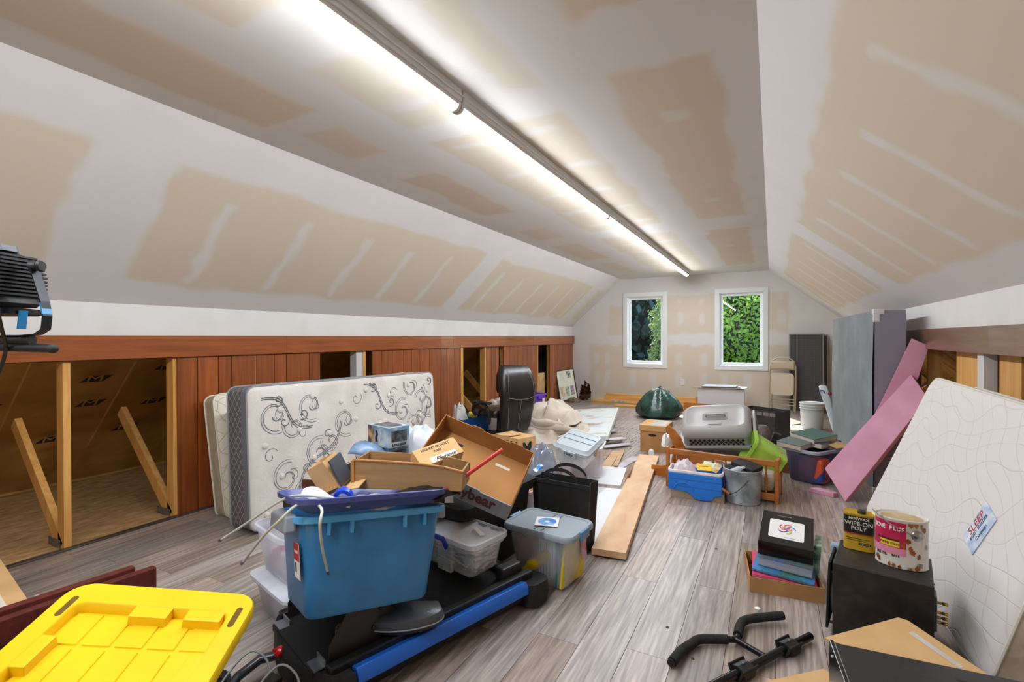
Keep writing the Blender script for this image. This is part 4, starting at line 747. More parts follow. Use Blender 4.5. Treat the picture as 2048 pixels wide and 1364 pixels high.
# ---------- office chair
oc = thing('office_chair', 'black leather office chair with high back, seen from behind by the wood panels', 'chair', (-2.92,5.27,0), (0,3,66))
oc.scale = (1.06,1.06,1.03)
LEA = mat('black_leather','17120F',.28,c2='201916',ns=5,bump=.12,bs=45,spec=.6)
def bk(y0, rx=.0):
    rings = []
    for z, w_, dy, th in ((.16,.36,0,.05),(.22,.42,.0,.09),(.40,.46,-.02,.11),(.55,.48,-.035,.12),(.70,.50,-.02,.12),(.82,.48,.02,.11),(.90,.44,.05,.09),(.935,.38,.065,.05)):
        rings.append([(x, y+y0+dy, z) for x, y, _ in rr(w_, th, th*.45, 0, 3)])
    return MB().loft(rings)
obj('backrest', bk(-.16), LEA, oc, smooth=True); obj('headrest', MB().loft([[(x,y-.07,z) for x,y,_ in rr(w_,th,th*.45,0,3)] for z,w_,th in ((.60,.40,.04),(.66,.44,.09),(.80,.44,.10),(.89,.38,.07),(.91,.30,.03))]), LEA, oc, smooth=True)
for s in (-1,1): obj('seam_stitching', MB().tube([(s*.16,-.235,.2),(s*.175,-.258,.4),(s*.185,-.268,.58),(s*.18,-.238,.75),(s*.15,-.172,.89)], .0022, 5), mat('stitch_grey','8B8784',.6), oc)
obj('seam_stitching', MB().tube([(-.2,-.255,.56),(-.1,-.263,.545),(0,-.265,.54),(.1,-.263,.545),(.2,-.25,.575)], .0022, 5), MC['stitch_grey'], oc); obj('seam_stitching', MB().tube([(0,-.215,.2),(0,-.24,.36),(0,-.262,.54)], .0018, 5), MC['stitch_grey'], oc)
obj('seat', cushion(.50,.50,.10,.08,.03,.30), LEA, oc, (0,.17,0), smooth=True)
for s in (-1,1):
    obj('arm_frame', MB().tube([(s*.28,-.04,.24),(s*.30,-.07,.30),(s*.315,-.06,.40),(s*.315,.0,.46),(s*.315,.14,.47),(s*.31,.24,.44),(s*.30,.28,.36),(s*.27,.25,.30)], [.016,.02,.022,.02,.018,.02,.02,.016], 10), BLK, oc, smooth=True)
    obj('arm_pad', MB().loft([[(s*.315+x,yy,.485+zz) for x,_,zz in [(.035*math.cos(a)*k,0,.018*math.sin(a)*k) for a in [2*PI*i/12 for i in range(12)]]] for yy,k in ((-.10,.5),(-.08,1),(.1,1.1),(.2,1),(.22,.5))]), LEA, oc, smooth=True)
obj('gas_column', MB().tube([(0,.15,.08),(0,.15,.30)], .028, 12), BLK, oc, smooth=True)
for k in range(5):
    a = R(72*k+20); l_ = obj('base_leg', MB().loft([[(.15*0+math.cos(a)*r-math.sin(a)*w_, .15+math.sin(a)*r+math.cos(a)*w_, z) for w_, z in ((-b_,h0),(b_,h0),(b_*.8,h1),(-b_*.8,h1))] for r, b_, h0, h1 in ((.02,.03,.06,.12),(.28,.018,.055,.08))]), BLK, oc)
    obj('caster', MB().tube([(math.cos(a)*.27-math.sin(a)*-.02,.15+math.sin(a)*.27+math.cos(a)*-.02,.026),(math.cos(a)*.27-math.sin(a)*.02,.15+math.sin(a)*.27+math.cos(a)*.02,.026)], .026, 12), BLK, l_, smooth=True)
# crate, bags, purple bin along the wall
cr_ = thing('blue_crate', 'bright blue slotted plastic crate on the floor left of the office chair', 'crate', (-3.50,5.25,0), (0,0,82)); CRB = mat('crate_blue','12539F',.4)
cbox(cr_, .50, .34, .28, CRB, .006, 'crate_wall')
for sy in (-1,1):
    for k in range(9): obj('crate_rib', MB().box(-.245+k*.061,-.237+k*.061,sy*.17-.006,sy*.17+.006,.0,.28), CRB, cr_)
    for z in (.09,.18,.265): obj('crate_band', MB().box(-.25,.25,sy*.17-.008,sy*.17+.008,z,z+.014), CRB, cr_)
single('clear_bag', 'large bunched translucent plastic bag behind the blue crate', 'bag', crumple(.55,.5,.50,41,18,.45), glassy('bag_milky','CFC9BE',.8,.3), loc=(-3.42,5.95,0), smooth=True)
single('white_bottle_bag', 'white plastic wrapping sticking up from the blue crate', 'bag', crumple(.24,.2,.22,43,12,.6), mat('white_wrap','DBDAD6',.5), loc=(-3.52,5.12,.20), smooth=True)
single('yellow_carton', 'yellow packet lying in the blue crate', 'packet', box(.12,.10,.04), mat('packet_yellow','D8C83A',.5), loc=(-3.45,5.32,.27), rot=(10,20,30), bevel=.004)
pb = thing('purple_bin', 'purple plastic bin with white sticker against the wall behind the office chair', 'storage bin', (-3.62,7.50,0), (0,0,78)); PUR = mat('purple_plastic','6A3FB8',.4)
tub('bin_body', pb, PUR, .40, .32, .34, .85, .03, .018, .006, .03); obj('handle_rib', MB().box(-.06,.06,-.166,-.15,.26,.33), PUR, pb); obj('sticker', MB().box(-.03,.03,-.150,-.146,.16,.26), WHT, pb, (.1,0,0)); obj('sticker', MB().box(.188,.192,-.03,.03,.16,.26), WHT, pb)
# framed pictures
pf_ = thing('framed_pictures', 'dark wooden picture frame with five small pictures leaning by the ship ornament', 'picture', (-3.63,9.20,.026), (-6.2,-7,50)); DFR = wood('dark_frame','4A2E1E','39210F',2,.4)
for (a,b_,c,d) in ((-.21,.21,0,.022),(-.21,.21,.612,.634),(-.21,-.188,.022,.612),(.188,.21,.022,.612)): obj('frame_side', MB().box(a,b_,-.018,.01,c,d), DFR, pf_, bevel=.002)
obj('mat_board', MB().box(-.19,.19,-.008,.0,.02,.614), mat('mat_cream','DFE0CC',.8), pf_)
for (x,z,w_,h_,c,c2) in ((-.085,.42,.10,.14,'B9C9A8','E3E3CF'),(.075,.45,.10,.14,'3A3A3A','D8D8CC'),(-.11,.10,.085,.19,'C58A6A','E8D8C0'),(.0,.09,.085,.19,'4C7A4A','C8D8B8'),(.11,.10,.085,.19,'6B3F6A','D0B8C8')):
    obj('picture_print', MB().box(x-w_/2,x+w_/2,-.0088,-.008,z,z+h_), mat('art_'+c,c,.7,c2=c2,ns=18), pf_)
sp = thing('ship_ornament', 'rusty wire sailing ship ornament standing by the far left corner', 'ornament', (-3.42,9.55,0), (0,0,70)); BRZ = mat('bronze','6B4A2C',.45,metal=.7,c2='3E2A18',ns=30)
obj('hull', MB().loft([[(x,y*wd,z) for y,z in ((-1,.11),(-.8,.06),(0,.03),(.8,.06),(1,.11))] for x,wd in ((-.17,.01),(-.12,.045),(0,.06),(.12,.045),(.19,.008))]), BRZ, sp, solid=.004); obj('keel_stand', MB().box(-.07,.07,-.03,.03,0,.035), BRZ, sp)
for x, h_ in ((-.10,.32),(0,.42),(.10,.34)):
    ms = obj('mast', MB().tube([(x,0,.06),(x,0,h_)], .005, 6), BRZ, sp)
    for k in range(3):
        z0 = .12+k*(h_-.14)/3; w_ = .085-.018*k; obj('sail', MB().grid(lambda u,v,x=x,z0=z0,w_=w_: (x+.03*math.sin(PI*v)+.03*(u-.5), (u-.5)*2*w_*(1-.2*v), z0+v*.09), 4, 4), BRZ, ms, solid=.003)
for a, b_ in (((.19,0,.11),(.1,0,.34)),((-.17,0,.11),(-.1,0,.32)),((.19,0,.12),(.27,0,.19)),((.0,.05,.1),(0,0,.42)),((0,-.05,.1),(0,0,.42))): obj('rigging', MB().tube([a,b_], .0025, 4), BRZ, sp)
single('metal_leaf_pile', 'low rusty crumpled metal ornament lying left of the ship ornament', 'ornament', crumple(.30,.22,.09,55,12,.7), mat('rust_pile','8A7358',.6,c2='4A3A2A',ns=18), loc=(-3.50,9.12,0), smooth=True)
# lumber stack
def lumber(label, x0, x1, y, z, rz=0, w_=.14, h_=.038, n='lumber_board'): single(n, label, 'board', MB().box(x0,x1,-w_/2,w_/2,0,h_), PINEX, 'pine boards stacked under the windows', loc=(0,y,z), rot=(0,0,rz), bevel=.002)
lumber('lowest pine board of the stack under the windows, end nearest the ship ornament', -3.18, -1.25, 9.30, 0); lumber('pine board at floor level at the back of the stack under the windows', -3.15, -1.2, 9.46, 0)
lumber('second layer pine board at the back of the stack under the windows', -3.1, -.9, 9.45, .039); lumber('second layer pine board at the front of the stack under the windows', -3.17, -1.2, 9.29, .039, 0)
lumber('third layer pine board in the middle of the stack under the windows', -2.93, -.55, 9.38, .078); lumber('fourth layer pine board of the stack under the windows', -2.93, -.55, 9.39, .117); lumber('topmost pine board of the stack under the windows', -2.90, -.52, 9.40, .156)
lumber('single pine board lying slanted on the floor in front of the stack', -2.60, -1.2, 9.02, 0, 2)
obj('paper_tag', MB().box(-2.75,-2.50,-.0712,-.0702,.003,.036), mat('tag_print','C9CFD6',.6,c2='6A86A8',ns=25), bpy.data.objects['lumber_board.003'])
# drop cloth
def drape(w, d, h, seed, n=40):
    r = np.random.RandomState(seed); fo = [(r.uniform(6,16), r.uniform(0,6), r.uniform(.9,1.9), r.uniform(.3,1)) for _ in range(5)]
    rings = []
    for j in range(n+1):
        t = j/n; ring = []
        for i in range(72):
            a = 2*PI*i/72; rad = 1+.12*math.sin(2*a+1)+.08*math.sin(5*a+seed); x, y = math.cos(a)*t*rad, math.sin(a)*t*rad
            base = (1-t**3)*h*(.75+.25*math.sin(2.2*x+1)); s = sum(am*(1-abs(math.sin((f*.6)*(y*math.cos(th)+x*math.sin(th)*.5)+p+1.5*math.sin(2*x))))**2 for f,p,th,am in fo)
            lay = .03*math.floor(3*t+.3*math.sin(a*3)); ring.append((x*w/2, y*d/2, max(.004, base+.075*s*(1-t**6)-.35*h*0+lay*0)))
        rings.append(ring)
    rings[0] = [(0,0,rings[0][0][2])]*72
    return MB().loft(rings[::-1], cap1=False)
CANV = mat('canvas', 'D3C8BA', .9, c2='C2B5A5', ns=5, bump=.9, bs=10)
single('drop_cloth', 'beige canvas drop cloth, the wide rumpled layer spread on the floor', 'drop cloth', drape(1.15,1.3,.13,3), CANV, loc=(-2.62,5.95,0), rot=(0,0,15), smooth=True)
single('drop_cloth', 'beige canvas drop cloth bundled in folds on top of the spread one', 'drop cloth', drape(.88,.80,.22,9), CANV, loc=(-2.72,6.15,.13), rot=(4,-4,-20), smooth=True)
for k, (a, b_, z) in enumerate([(-.40,.36,.0),(-.34,.42,.05),(-.42,.30,.10)]):
    single('cloth_fold', ['lowest thick rolled fold of canvas at the front of the bundle','middle rolled fold of canvas at the front of the bundle','upper rolled fold of canvas at the front of the bundle'][k], 'drop cloth', MB().tube([(a,-.02*k,0),(a+.2,-.05+.03*k,.03),((a+b_)/2,-.03,.0),(b_-.2,-.06,.035),(b_,.0,.01)], [.02,.045,.055,.05,.02], 10), CANV, 'folds of the canvas bundle', loc=(-2.58,5.62,.10+z), rot=(0,0,12-8*k), smooth=True)
# white panel with dirt
wpn = thing('white_door_slab', 'white door panel lying on the floor with brown dirt and sawdust on it', 'door panel', (-2.33,6.55,.07), (2,-5,12))
obj('panel_face', MB().box(-.36,.36,-.95,.95,.0,.035), mat('panel_white','DDE4E2',.4,c2='8A6A45',ns=3.2,band=(.52,.66),namt=.85), wpn, bevel=.004)
for (a,b_,c,d) in ((-.40,-.36,-.99,.99),(.36,.40,-.99,.99),(-.36,.36,-.99,-.95),(-.36,.36,.95,.99)): obj('panel_edge', MB().box(a,b_,c,d,-.005,.045), mat('edge_white','D5DBD0',.5), wpn, bevel=.003)
# flooring offcuts and scraps on the floor
TANS = wood('tan_scrap','C6A47E','A9855E',1,.6); FS = wood('floor_scrap','A58E7C','7C6555',0,.5); FP = mat('scrap_lilac','C9C2CF',.5,c2='B4A7A8',ns=5)
scr = [((-2.031,5.97),(-1.895,6.505),.09,'pale flooring offcut nearest the white door panel',FP,.03),((-1.95,5.85),(-1.66,6.05),.11,'reddish-edged flooring offcut lying across the scrap pile',FS,.045),((-1.774,5.75),(-1.60,5.93),.12,'lilac-white flooring offcut pointing right from the scrap pile',FP,.05),((-1.735,5.45),(-1.50,5.78),.10,'lilac flooring offcut with dark underside below the first',FP,.02),
       ((-1.46,4.70),(-1.56,5.42),.09,'long tan flooring strip at the left of the scrap pile',TANS,.0),((-1.37,4.72),(-1.49,5.42),.045,'narrow tan strip along the scrap pile, stacked upright',TANS,.02),((-1.36,4.66),(-1.29,5.25),.10,'pale strip with dark edge nearest the long plank',FP,.0),((-1.62,5.0),(-1.66,5.4),.12,'short brown strip under the tan ones',FS,.0)]
for (a, b_, w_, l_, m_, z) in scr:
    a, b_ = Vector((*a,0)), Vector((*b_,0)); d = b_-a; single('flooring_offcut', l_, 'flooring offcut', MB().box(0,d.length,-w_/2,w_/2,0,.009), m_, 'flooring offcuts in the scrap pile', loc=(a.x,a.y,z), rot=(0,0,math.degrees(math.atan2(d.y,d.x))), bevel=.001)
dbr = MB()
for k in range(260):
    x, y = random.gauss(-1.65,.22), random.gauss(6.1,.5); s = random.uniform(.004,.016); dbr.box(0,s,0,s*.6,0,.003, TM(x,y,.0005,0,0,random.uniform(0,180)))
single('sawdust', 'sawdust and chips scattered on the floor around the scrap pile', 'sawdust', dbr, mat('sawdust_tan','8A6A48',.9), kind='stuff')
single('foam_sheet', 'white board lying flat beside the long plank, far piece', 'board', MB().box(-.16,.16,-.30,.30,0,.01), mat('board_white','D9DBDD',.6), 'white boards beside the plank', loc=(-1.37,4.42,.0), rot=(0,0,10), bevel=.001)
single('foam_sheet', 'white board lying flat beside the long plank, near piece', 'board', MB().box(-.20,.20,-.62,.62,0,.01), mat('board_white','D9DBDD',.6), 'white boards beside the plank', loc=(-1.20,3.42,.0), rot=(0,0,8), bevel=.001)
single('card_strip', 'brown cardboard strip standing bent between the white board and the plank', 'cardboard', MB().box(-.004,.004,-.22,.22,0,.09), CARD, loc=(-1.19,4.48,.012), rot=(0,25,10))
single('long_plank', 'long wide raw pine plank lying on the floor in the middle of the room', 'plank', MB().box(-.1,.1,-1.235,1.235,0,.04), mat('raw_plank','DDBB98',.7,c2='CBA27A',ns=2.2,stretch=(3,1.2,3),det=5,bump=.05,bs=30), loc=(-.996,3.985,.011), rot=(0,0,7.1), bevel=.002)
single('tape_tube', 'white cylindrical roll lying beyond the far end of the plank', 'roll', MB().tube([(0,-.05,.03),(0,.05,.03)], .03, 16), WHT, loc=(-1.17,5.42,0), rot=(0,0,12), smooth=True)
# bankers box
bb = thing('file_box', 'brown cardboard file box with separate lid left of the pet carrier', 'carton', (-1.191,5.78,0), (0,0,.4)); obj('carton_body', box(.28,.41,.24), CARD, bb, bevel=.002)
obj('lid', box(.30,.43,.065,.235), mat('card_lid','C79C66',.85,c2='B98D58',ns=4), bb, bevel=.002); obj('hand_hole', MB().prism([(x*.045,y*.014) for x,y in arc(0,0,1,0,360,16)],0,.0015,TM(0,-.2055,.19,90,0,0)), INK, bb); obj('tape_strip', MB().box(-.04,.13,-.19,.19,.3003,.3012), glassy('tape_clear','DAD6D0',.7,.2), bb)
# green trash bag
gt = single('trash_bag', 'dark green filled garbage bag with knotted top in front of the pine boards', 'garbage bag', None or (lambda: (lambda q: q)(MB().loft([[((.36*(s)*(1+.05*math.sin(5*a+z*9)+.03*math.sin(13*a+z*14)))*math.cos(a), (.34*s*(1+.05*math.sin(4*a+2+z*7)+.03*math.sin(11*a)))*math.sin(a), z+(.012*math.sin(7*a)*s)) for a in [2*PI*k/72 for k in range(72)]] for z, s in ((.01,.60),(.02,.82),(.06,.97),(.12,1.0),(.18,.97),(.25,.88),(.32,.74),(.38,.58),(.42,.42),(.45,.28),(.465,.14),(.475,.07))])))(), mat('bag_green','1B5042',.24,c2='0B2A24',ns=5,bump=1.,bs=22,spec=.8), loc=(-1.62,8.05,0), rot=(0,0,20), smooth=True)
for x, y in ((.0,0),(.13,.0)): obj('knot_tail', MB().tube([(x,y,.46-x*.6),(x+.01,y,.49-x*.6),(x+.03,y+.01,.505-x*.6)], [.022,.014,.02], 8), MC['bag_green'], gt, smooth=True)
# white box with flattened cardboard on it
wb = thing('white_carton', 'large white carton behind the pet carrier with flattened cardboard on top', 'carton', (-.79,9.28,0), (0,0,1)); obj('carton_body', box(.74,.36,.40), mat('carton_white','D6D4D8',.6), wb, bevel=.003)
for k, (dx, rz, m_) in enumerate(((-.06,3,'A98D72'),(.05,-6,'C9C5BE'),(.0,2,'8C7A6A'),(-.02,-2,'D5DADF'))): single('flat_cardboard', ['lowest flattened cardboard sheet on the white carton','second flattened cardboard sheet up on the white carton','third flattened cardboard sheet up on the white carton','topmost pale flattened sheet on the white carton'][k], 'cardboard', box(.78-.08*k,.38,.006), mat('fl_'+m_,m_,.8), 'flattened cardboard on the white carton', loc=(-.79+dx,9.26,.402+.013*k), rot=(0,(-1)**k*.8,rz))
single('curved_board', 'low curved stained board lying in front of the white carton', 'board', MB().loft([[(x,y,z) for x,z in [(-.5,0),(.4,0),(.4,.03),(.2,.12),(0,.15),(-.25,.16),(-.5,.16)]] for y in (-.012,.012)]), HONEY, loc=(-.86,8.85,0), rot=(0,0,-3))
# ---------- cradle, carrier and what is around them
cd2 = thing('doll_cradle', 'honey-coloured wooden doll cradle with turned spindles, in the middle of the room', 'cradle', (-.369,4.47,0), (0,0,-5.5))
for sy in (-1,1):
    y = sy*.145
    if sy < 0: obj('top_rail', MB().box(-.41,.41,y-.012,y+.012,.285,.335), HONEY, cd2, bevel=.006); obj('bottom_rail', MB().box(-.41,.41,y-.012,y+.012,.02,.075), HONEY, cd2, bevel=.005)
    for k in range(8 if sy < 0 else 0):
        x = -.345+k*.0985; obj('spindle', MB().lathe([(.006,.07),(.009,.085),(.005,.11),(.011,.16),(.012,.18),(.008,.21),(.005,.24),(.010,.262),(.006,.29)], 10, TM(x,y,0)), HONEY, cd2, smooth=True)
    for sx in (-1,1): obj('post', MB().box(sx*.42-.014,sx*.42+.014,y-.016,y+.016,0,.345), HONEY, cd2, bevel=.005)
for sx in (-1,1): obj('end_rail', MB().box(sx*.42-.009,sx*.42+.009,-.13,.13,.03,.18), HONEY, cd2, bevel=.004); obj('end_rail', MB().box(sx*.42-.009,sx*.42+.009,-.13,.13,.27,.33), HONEY, cd2, bevel=.004)
obj('bottom_panel', MB().box(-.41,.41,-.13,.13,.045,.055), HONEY, cd2)
single('cradle_board', 'curved honey-wood cradle end panel standing inside the left end of the cradle', 'panel', MB().loft([[(x,y,z) for x,z in [(-.10,.0),(.06,.0),(.07,.15),(.055,.25),(.02,.34),(-.04,.41),(-.10,.445),(-.11,.40),(-.095,.37),(-.06,.30),(-.05,.20)]] for y in (-.009,.009)]), HONEY, loc=(-.735,4.53,.058), rot=(0,0,-8), bevel=.003)
single('rocker_foot', 'honey-wood rocker piece sticking out left of the cradle', 'panel', MB().loft([[(x,y,z) for x,z in [(-.11,0),(.10,0),(.10,.13),(.0,.10),(-.11,.09)]] for y in (-.009,.009)]), HONEY, loc=(-.90,4.66,.0), rot=(0,0,-10), bevel=.003)
single('slanted_board', 'honey-wood triangular panel lying slanted inside the cradle', 'panel', MB().loft([[(x,y,z) for x,z in [(-.28,0),(.22,0),(.02,.17),(-.28,.20)]] for y in (-.008,.008)]), HONEY, loc=(-.40,4.52,.058), rot=(-12,0,-6), bevel=.003)
single('white_towels', 'folded white towels lying in the right end of the cradle', 'towel', cushion(.26,.2,.16,.05,.05), mat('towel_white','D9D3C8',.95,c2='C6BEB0',ns=14,stretch=(1,1,7),bump=.5,bs=24), loc=(-.10,4.45,.058), rot=(0,0,-5), smooth=True)
single('plastic_sheeting', 'clear plastic sheeting bunched in the cradle under the carrier', 'plastic film', crumple(.5,.2,.17,61,14,.5), glassy('sheeting','C9CDD6',.8,.15), loc=(-.42,4.44,.058), smooth=True)
single('white_tissue', 'white tissue hanging over the left end of the cradle', 'tissue', crumple(.10,.16,.10,63,10,.6), PAPER, loc=(-.86,4.62,.30), smooth=True)
pc = thing('pet_carrier', 'grey plastic pet carrier with latticed vents and top handle, tilted on the cradle', 'pet carrier', (-.444,4.90,.41), (31,-6,.5))
pc.scale = (1.10,1.10,1.10)
PG = mat('carrier_grey','A5A2A0',.42,c2='9C9997',ns=3)
obj('upper_shell', MB().loft([rr(.58,.42,.05,.0), rr(.58,.42,.05,.016), rr(.53,.375,.05,.018), rr(.52,.365,.05,.092), rr(.535,.38,.06,.100), rr(.53,.37,.07,.135), rr(.49,.31,.08,.172), rr(.45,.26,.06,.180), rr(.43,.24,.05,.172), rr(.3,.14,.04,.172)]), PG, pc, smooth=True)
obj('lower_shell', MB().loft([rr(.48,.32,.05,-.155), rr(.52,.36,.06,-.13), rr(.555,.395,.05,-.02), rr(.58,.42,.05,-.018), rr(.58,.42,.05,-.001)]), mat('carrier_dark','6E6C6B',.5), pc, smooth=True)
for j in range(3):
    for k in range(12):
        x = -.20+k*.036+(j%2)*.018; z = .034+j*.0185
        if x < .21: obj('vent', MB().prism([(-.0135,0),(0,-.0145),(.0135,0),(0,.0145)],0,.004,TM(x,-.1835,z,90,0,0)), INK, pc)
hd = obj('handle', MB().tube([(-.075,0,.172),(-.07,0,.194),(.07,0,.194),(.075,0,.172)], .010, 8), PG, pc, smooth=True); obj('handle_well', MB().loft([rr(.20,.10,.02,.1725), rr(.19,.09,.02,.1755), rr(.16,.06,.015,.174)]), mat('well_grey','7F7C7A',.5), pc)
obj('name_slot', MB().loft([rr(.10,.035,.004,.1725,2,.0,-.085), rr(.10,.035,.004,.177,2,.0,-.085)]), PG, pc, bevel=.001)
for x in (-.26,.26): obj('latch', MB().box(x-.012,x+.012,-.222,-.205,.015,.035), INK, pc, bevel=.003)
dr = obj('end_door_frame', MB().box(.275,.30,-.14,.14,-.10,.12), PG, pc, bevel=.012)
for k in range(7): obj('door_wire', MB().tube([(.303,-.11+k*.037,-.09),(.303,-.11+k*.037,.11)], .0025, 5), STEEL, dr)
single('lime_bin', 'lime green plastic bin tipped on its side against the pet carrier', 'bin', None or MB().loft([rr(.20,.24,.03,.0), rr(.21,.25,.03,.02), rr(.25,.29,.035,.25), rr(.28,.32,.04,.255), rr(.28,.32,.04,.28), rr(.25,.29,.035,.28), rr(.205,.245,.03,.022), rr(.195,.235,.03,.010)]), glassy('lime_plastic','A2C94C',.93,.3), loc=(.06,4.62,.23), rot=(18,-62,-12), smooth=True)
lr = bpy.data.objects['lime_bin']
# blue tray drawer
bt2 = thing('toy_tray', 'blue toy drawer with wheel-shaped front and white liner in front of the cradle', 'drawer', (-.546,4.20,.0), (0,0,0.5)); BL2 = mat('toy_blue','1B74D4',.4)
obj('front_panel', MB().loft([[(x,y,z) for x,z in [(-.20,.07),(-.06,.06)]+[(.06+.0+.085*math.cos(R(a)),.045+.04*math.sin(R(a))) for a in range(180,361,20)]+[(.20,.06),(.20,.20),(-.20,.205)]] for y in (-.125,-.11)]), BL2, bt2, bevel=.003)
obj('raised_arc', MB().tube([(-.08+.075*math.cos(R(a)),-.126,.075+.055*math.sin(R(a))) for a in range(0,181,15)], .006, 6), BL2, bt2, smooth=True)
for s in (-1,1): obj('side_panel', MB().box(s*.195-.005,s*.195+.005,-.11,.10,.07,.20), BL2, bt2)
obj('back_panel', MB().box(-.19,.19,.095,.103,.07,.20), BL2, bt2); obj('bottom_panel', MB().box(-.19,.19,-.11,.095,.07,.078), BL2, bt2)
for z in (.10,.155): obj('groove', MB().box(-.20,.20,-.1268,-.1252,z,z+.002), mat('toy_blue_dark','10509C',.5), bt2)
tub('liner', bt2, glassy('liner_white','E3DCD6',.85,.4), .42, .23, .10, .92, .03, .012, z=.125)
single('cardboard_scrap', 'flat brown cardboard piece under the blue drawer', 'cardboard', box(.40,.18,.068), mat('scrap_tan','A3917C',.8,c2='8B7A66',ns=4), loc=(-.53,4.18,0), rot=(0,0,2))
single('white_rag', 'white crumpled cloth with faint print in the left of the blue drawer', 'cloth', crumple(.20,.17,.12,71,14,.6), mat('rag_white','E2DCE0',.9,c2='D2BFCB',ns=14), loc=(-.64,4.20,.165), smooth=True)
single('yellow_card', 'yellow card lying in the blue drawer', 'card', box(.11,.085,.003), mat('card_yellow','E8B81F',.6), loc=(-.48,4.16,.250), rot=(22,0,10)); obj('card_stripe', MB().box(-.04,.03,.005,.016,.003,.0034), mat('card_brown','8A5A12',.6), bpy.data.objects['yellow_card'])
single('green_card', 'pale green card behind the yellow card in the blue drawer', 'card', box(.10,.09,.002), mat('card_green','C9DCC0',.6), loc=(-.45,4.22,.255), rot=(25,5,-8))
single('booklet', 'small patterned booklet at the right of the blue drawer', 'booklet', box(.05,.09,.006), mat('booklet_mix','D9CFB8',.6,c2='B8893A',ns=30), loc=(-.39,4.18,.25), rot=(35,20,-20))
single('blue_bottle', 'blue plastic tumbler inside the blue drawer, right end', 'tumbler', MB().lathe([(.022,0),(.028,.07),(.026,.07),(.02,.004)],14), BL2, loc=(-.375,4.25,.20), smooth=True)
# metal pail
pl2 = thing('metal_pail', 'dented galvanised pail with wire handle and wooden grip, in front of the cradle', 'pail', (-.203,4.40-.03,0), (0,0,0)); GALV = mat('galvanised','B4B8BB',.5,metal=.35,c2='6E7478',ns=9,bump=.15,bs=14,band=(.3,.7))
pl2.location = (-.205,4.24,0)
obj('pail_body', MB().lathe([(.125,0),(.130,.008),(.127,.014),(.137,.25),(.143,.252),(.143,.262),(.137,.264),(.133,.258),(.124,.02),(.05,.018)],40), GALV, pl2, smooth=True); obj('wire_bail', MB().tube([(.05,-.133,.205),(.02,-.16,.17),(-.03,-.18,.12),(-.08,-.175,.09),(-.12,-.12,.085)], .003, 6), mat('wire_dark','33302E',.5,metal=.6), pl2, smooth=True)
obj('wood_grip', MB().tube([(-.08,-.176,.092),(-.14,-.15,.12)], .011, 10), wood('grip_orange','B0602A','8A4518',0,.5), pl2, smooth=True); obj('ear', MB().lathe([(.002,0),(.022,.001),(.02,.004),(.008,.006)],14,TM(.05,-.130,.21,95,0,22)), GALV, pl2, smooth=True)
single('black_case', 'black flat case lying across the top of the metal pail', 'case', cushion(.19,.13,.035,.006,.004), BLKM, loc=(-.175,4.24,.268), rot=(8,10,-32), smooth=True)
single('pail_bottle', 'clear bottle lying in the mouth of the pail', 'bottle', MB().lathe([(.02,0),(.024,.02),(.024,.10),(.01,.13),(.01,.15)],12), glassy('bottle_clear','D5DCE2',.7,.1), loc=(-.30,4.22,.215), rot=(0,60,-30), smooth=True)
# dark folding crate, cup, shoe, orange helmet
fc = thing('folding_crate', 'dark grey collapsible plastic crate behind the lime green bin', 'crate', (-.10,7.05,.0), (0,0,-30)); FCM = mat('crate_dark','2E2C2A',.5,c2='3A3836',ns=10)
cbox(fc, .50, .34, .37, FCM, .008, 'crate_wall')
for sy in (-1,1):
    for k in range(6): obj('crate_slot', MB().box(-.24+k*.085,-.17+k*.085,sy*.171-.002,sy*.171+.002,.31,.355), mat('slot_light','767472',.5), fc)
    for z in (.06,.14,.22): obj('crate_ridge', MB().box(-.25,.25,sy*.173-.003,sy*.173+.003,z,z+.012), FCM, fc)
single('planter_cup', 'mottled brown round stone vase beside the pet carrier', 'vase', MB().lathe([(.05,0),(.09,.06),(.10,.12),(.08,.19),(.05,.22),(.04,.21)],20), mat('stone_brown','7A6A64',.8,c2='5C4E4A',ns=20), loc=(-.10,6.05,.10), smooth=True); single('carton_under', 'brown carton under the stone vase, hidden behind the carrier', 'carton', box(.34,.30,.10), CARD, loc=(-.12,6.05,0))
single('black_shoe_box', 'narrow black box standing tilted between the vase and the lime green bin', 'box', box(.07,.12,.26), BLKM, loc=(-.03,5.45,.10), rot=(0,18,0), bevel=.006); single('carton_low', 'brown carton under the narrow black box', 'carton', box(.30,.28,.10), CARD, loc=(.0,5.45,0))
hm = thing('orange_helmet', 'orange toy helmet lying in the sun right of the dark crate', 'toy', (.10,7.85,.0), (0,0,20)); obj('shell', MB().lathe([(.10,.02),(.105,.05),(.095,.10),(.07,.14),(.03,.16),(.005,.165)],20), mat('orange_bright','F0A21C',.3), hm, smooth=True); obj('visor', MB().lathe([(.12,.01),(.125,.02),(.10,.025)],20), WHT, hm, smooth=True)
# white pail
wp2 = thing('white_pail', 'white five-gallon plastic pail with lid near the box spring', 'pail', (.50,8.05,0)); PW = mat('pail_white','C9D2D4',.35)
obj('pail_body', MB().lathe([(.128,0),(.132,.01),(.145,.28),(.152,.282),(.152,.292),(.146,.294),(.147,.315),(.155,.317),(.155,.327),(.147,.33),(.148,.352)],36), PW, wp2, smooth=True); obj('pail_lid', MB().lathe([(.150,.352),(.158,.354),(.158,.368),(.15,.372),(.142,.366),(.05,.364)],36), PW, wp2, smooth=True); obj('bail_wire', MB().tube([(.15*math.cos(R(a)),.15*math.sin(R(a))-.02,.30-.02*math.sin(R(a-180))) for a in range(180,361,15)], .003, 5), STEEL, wp2)
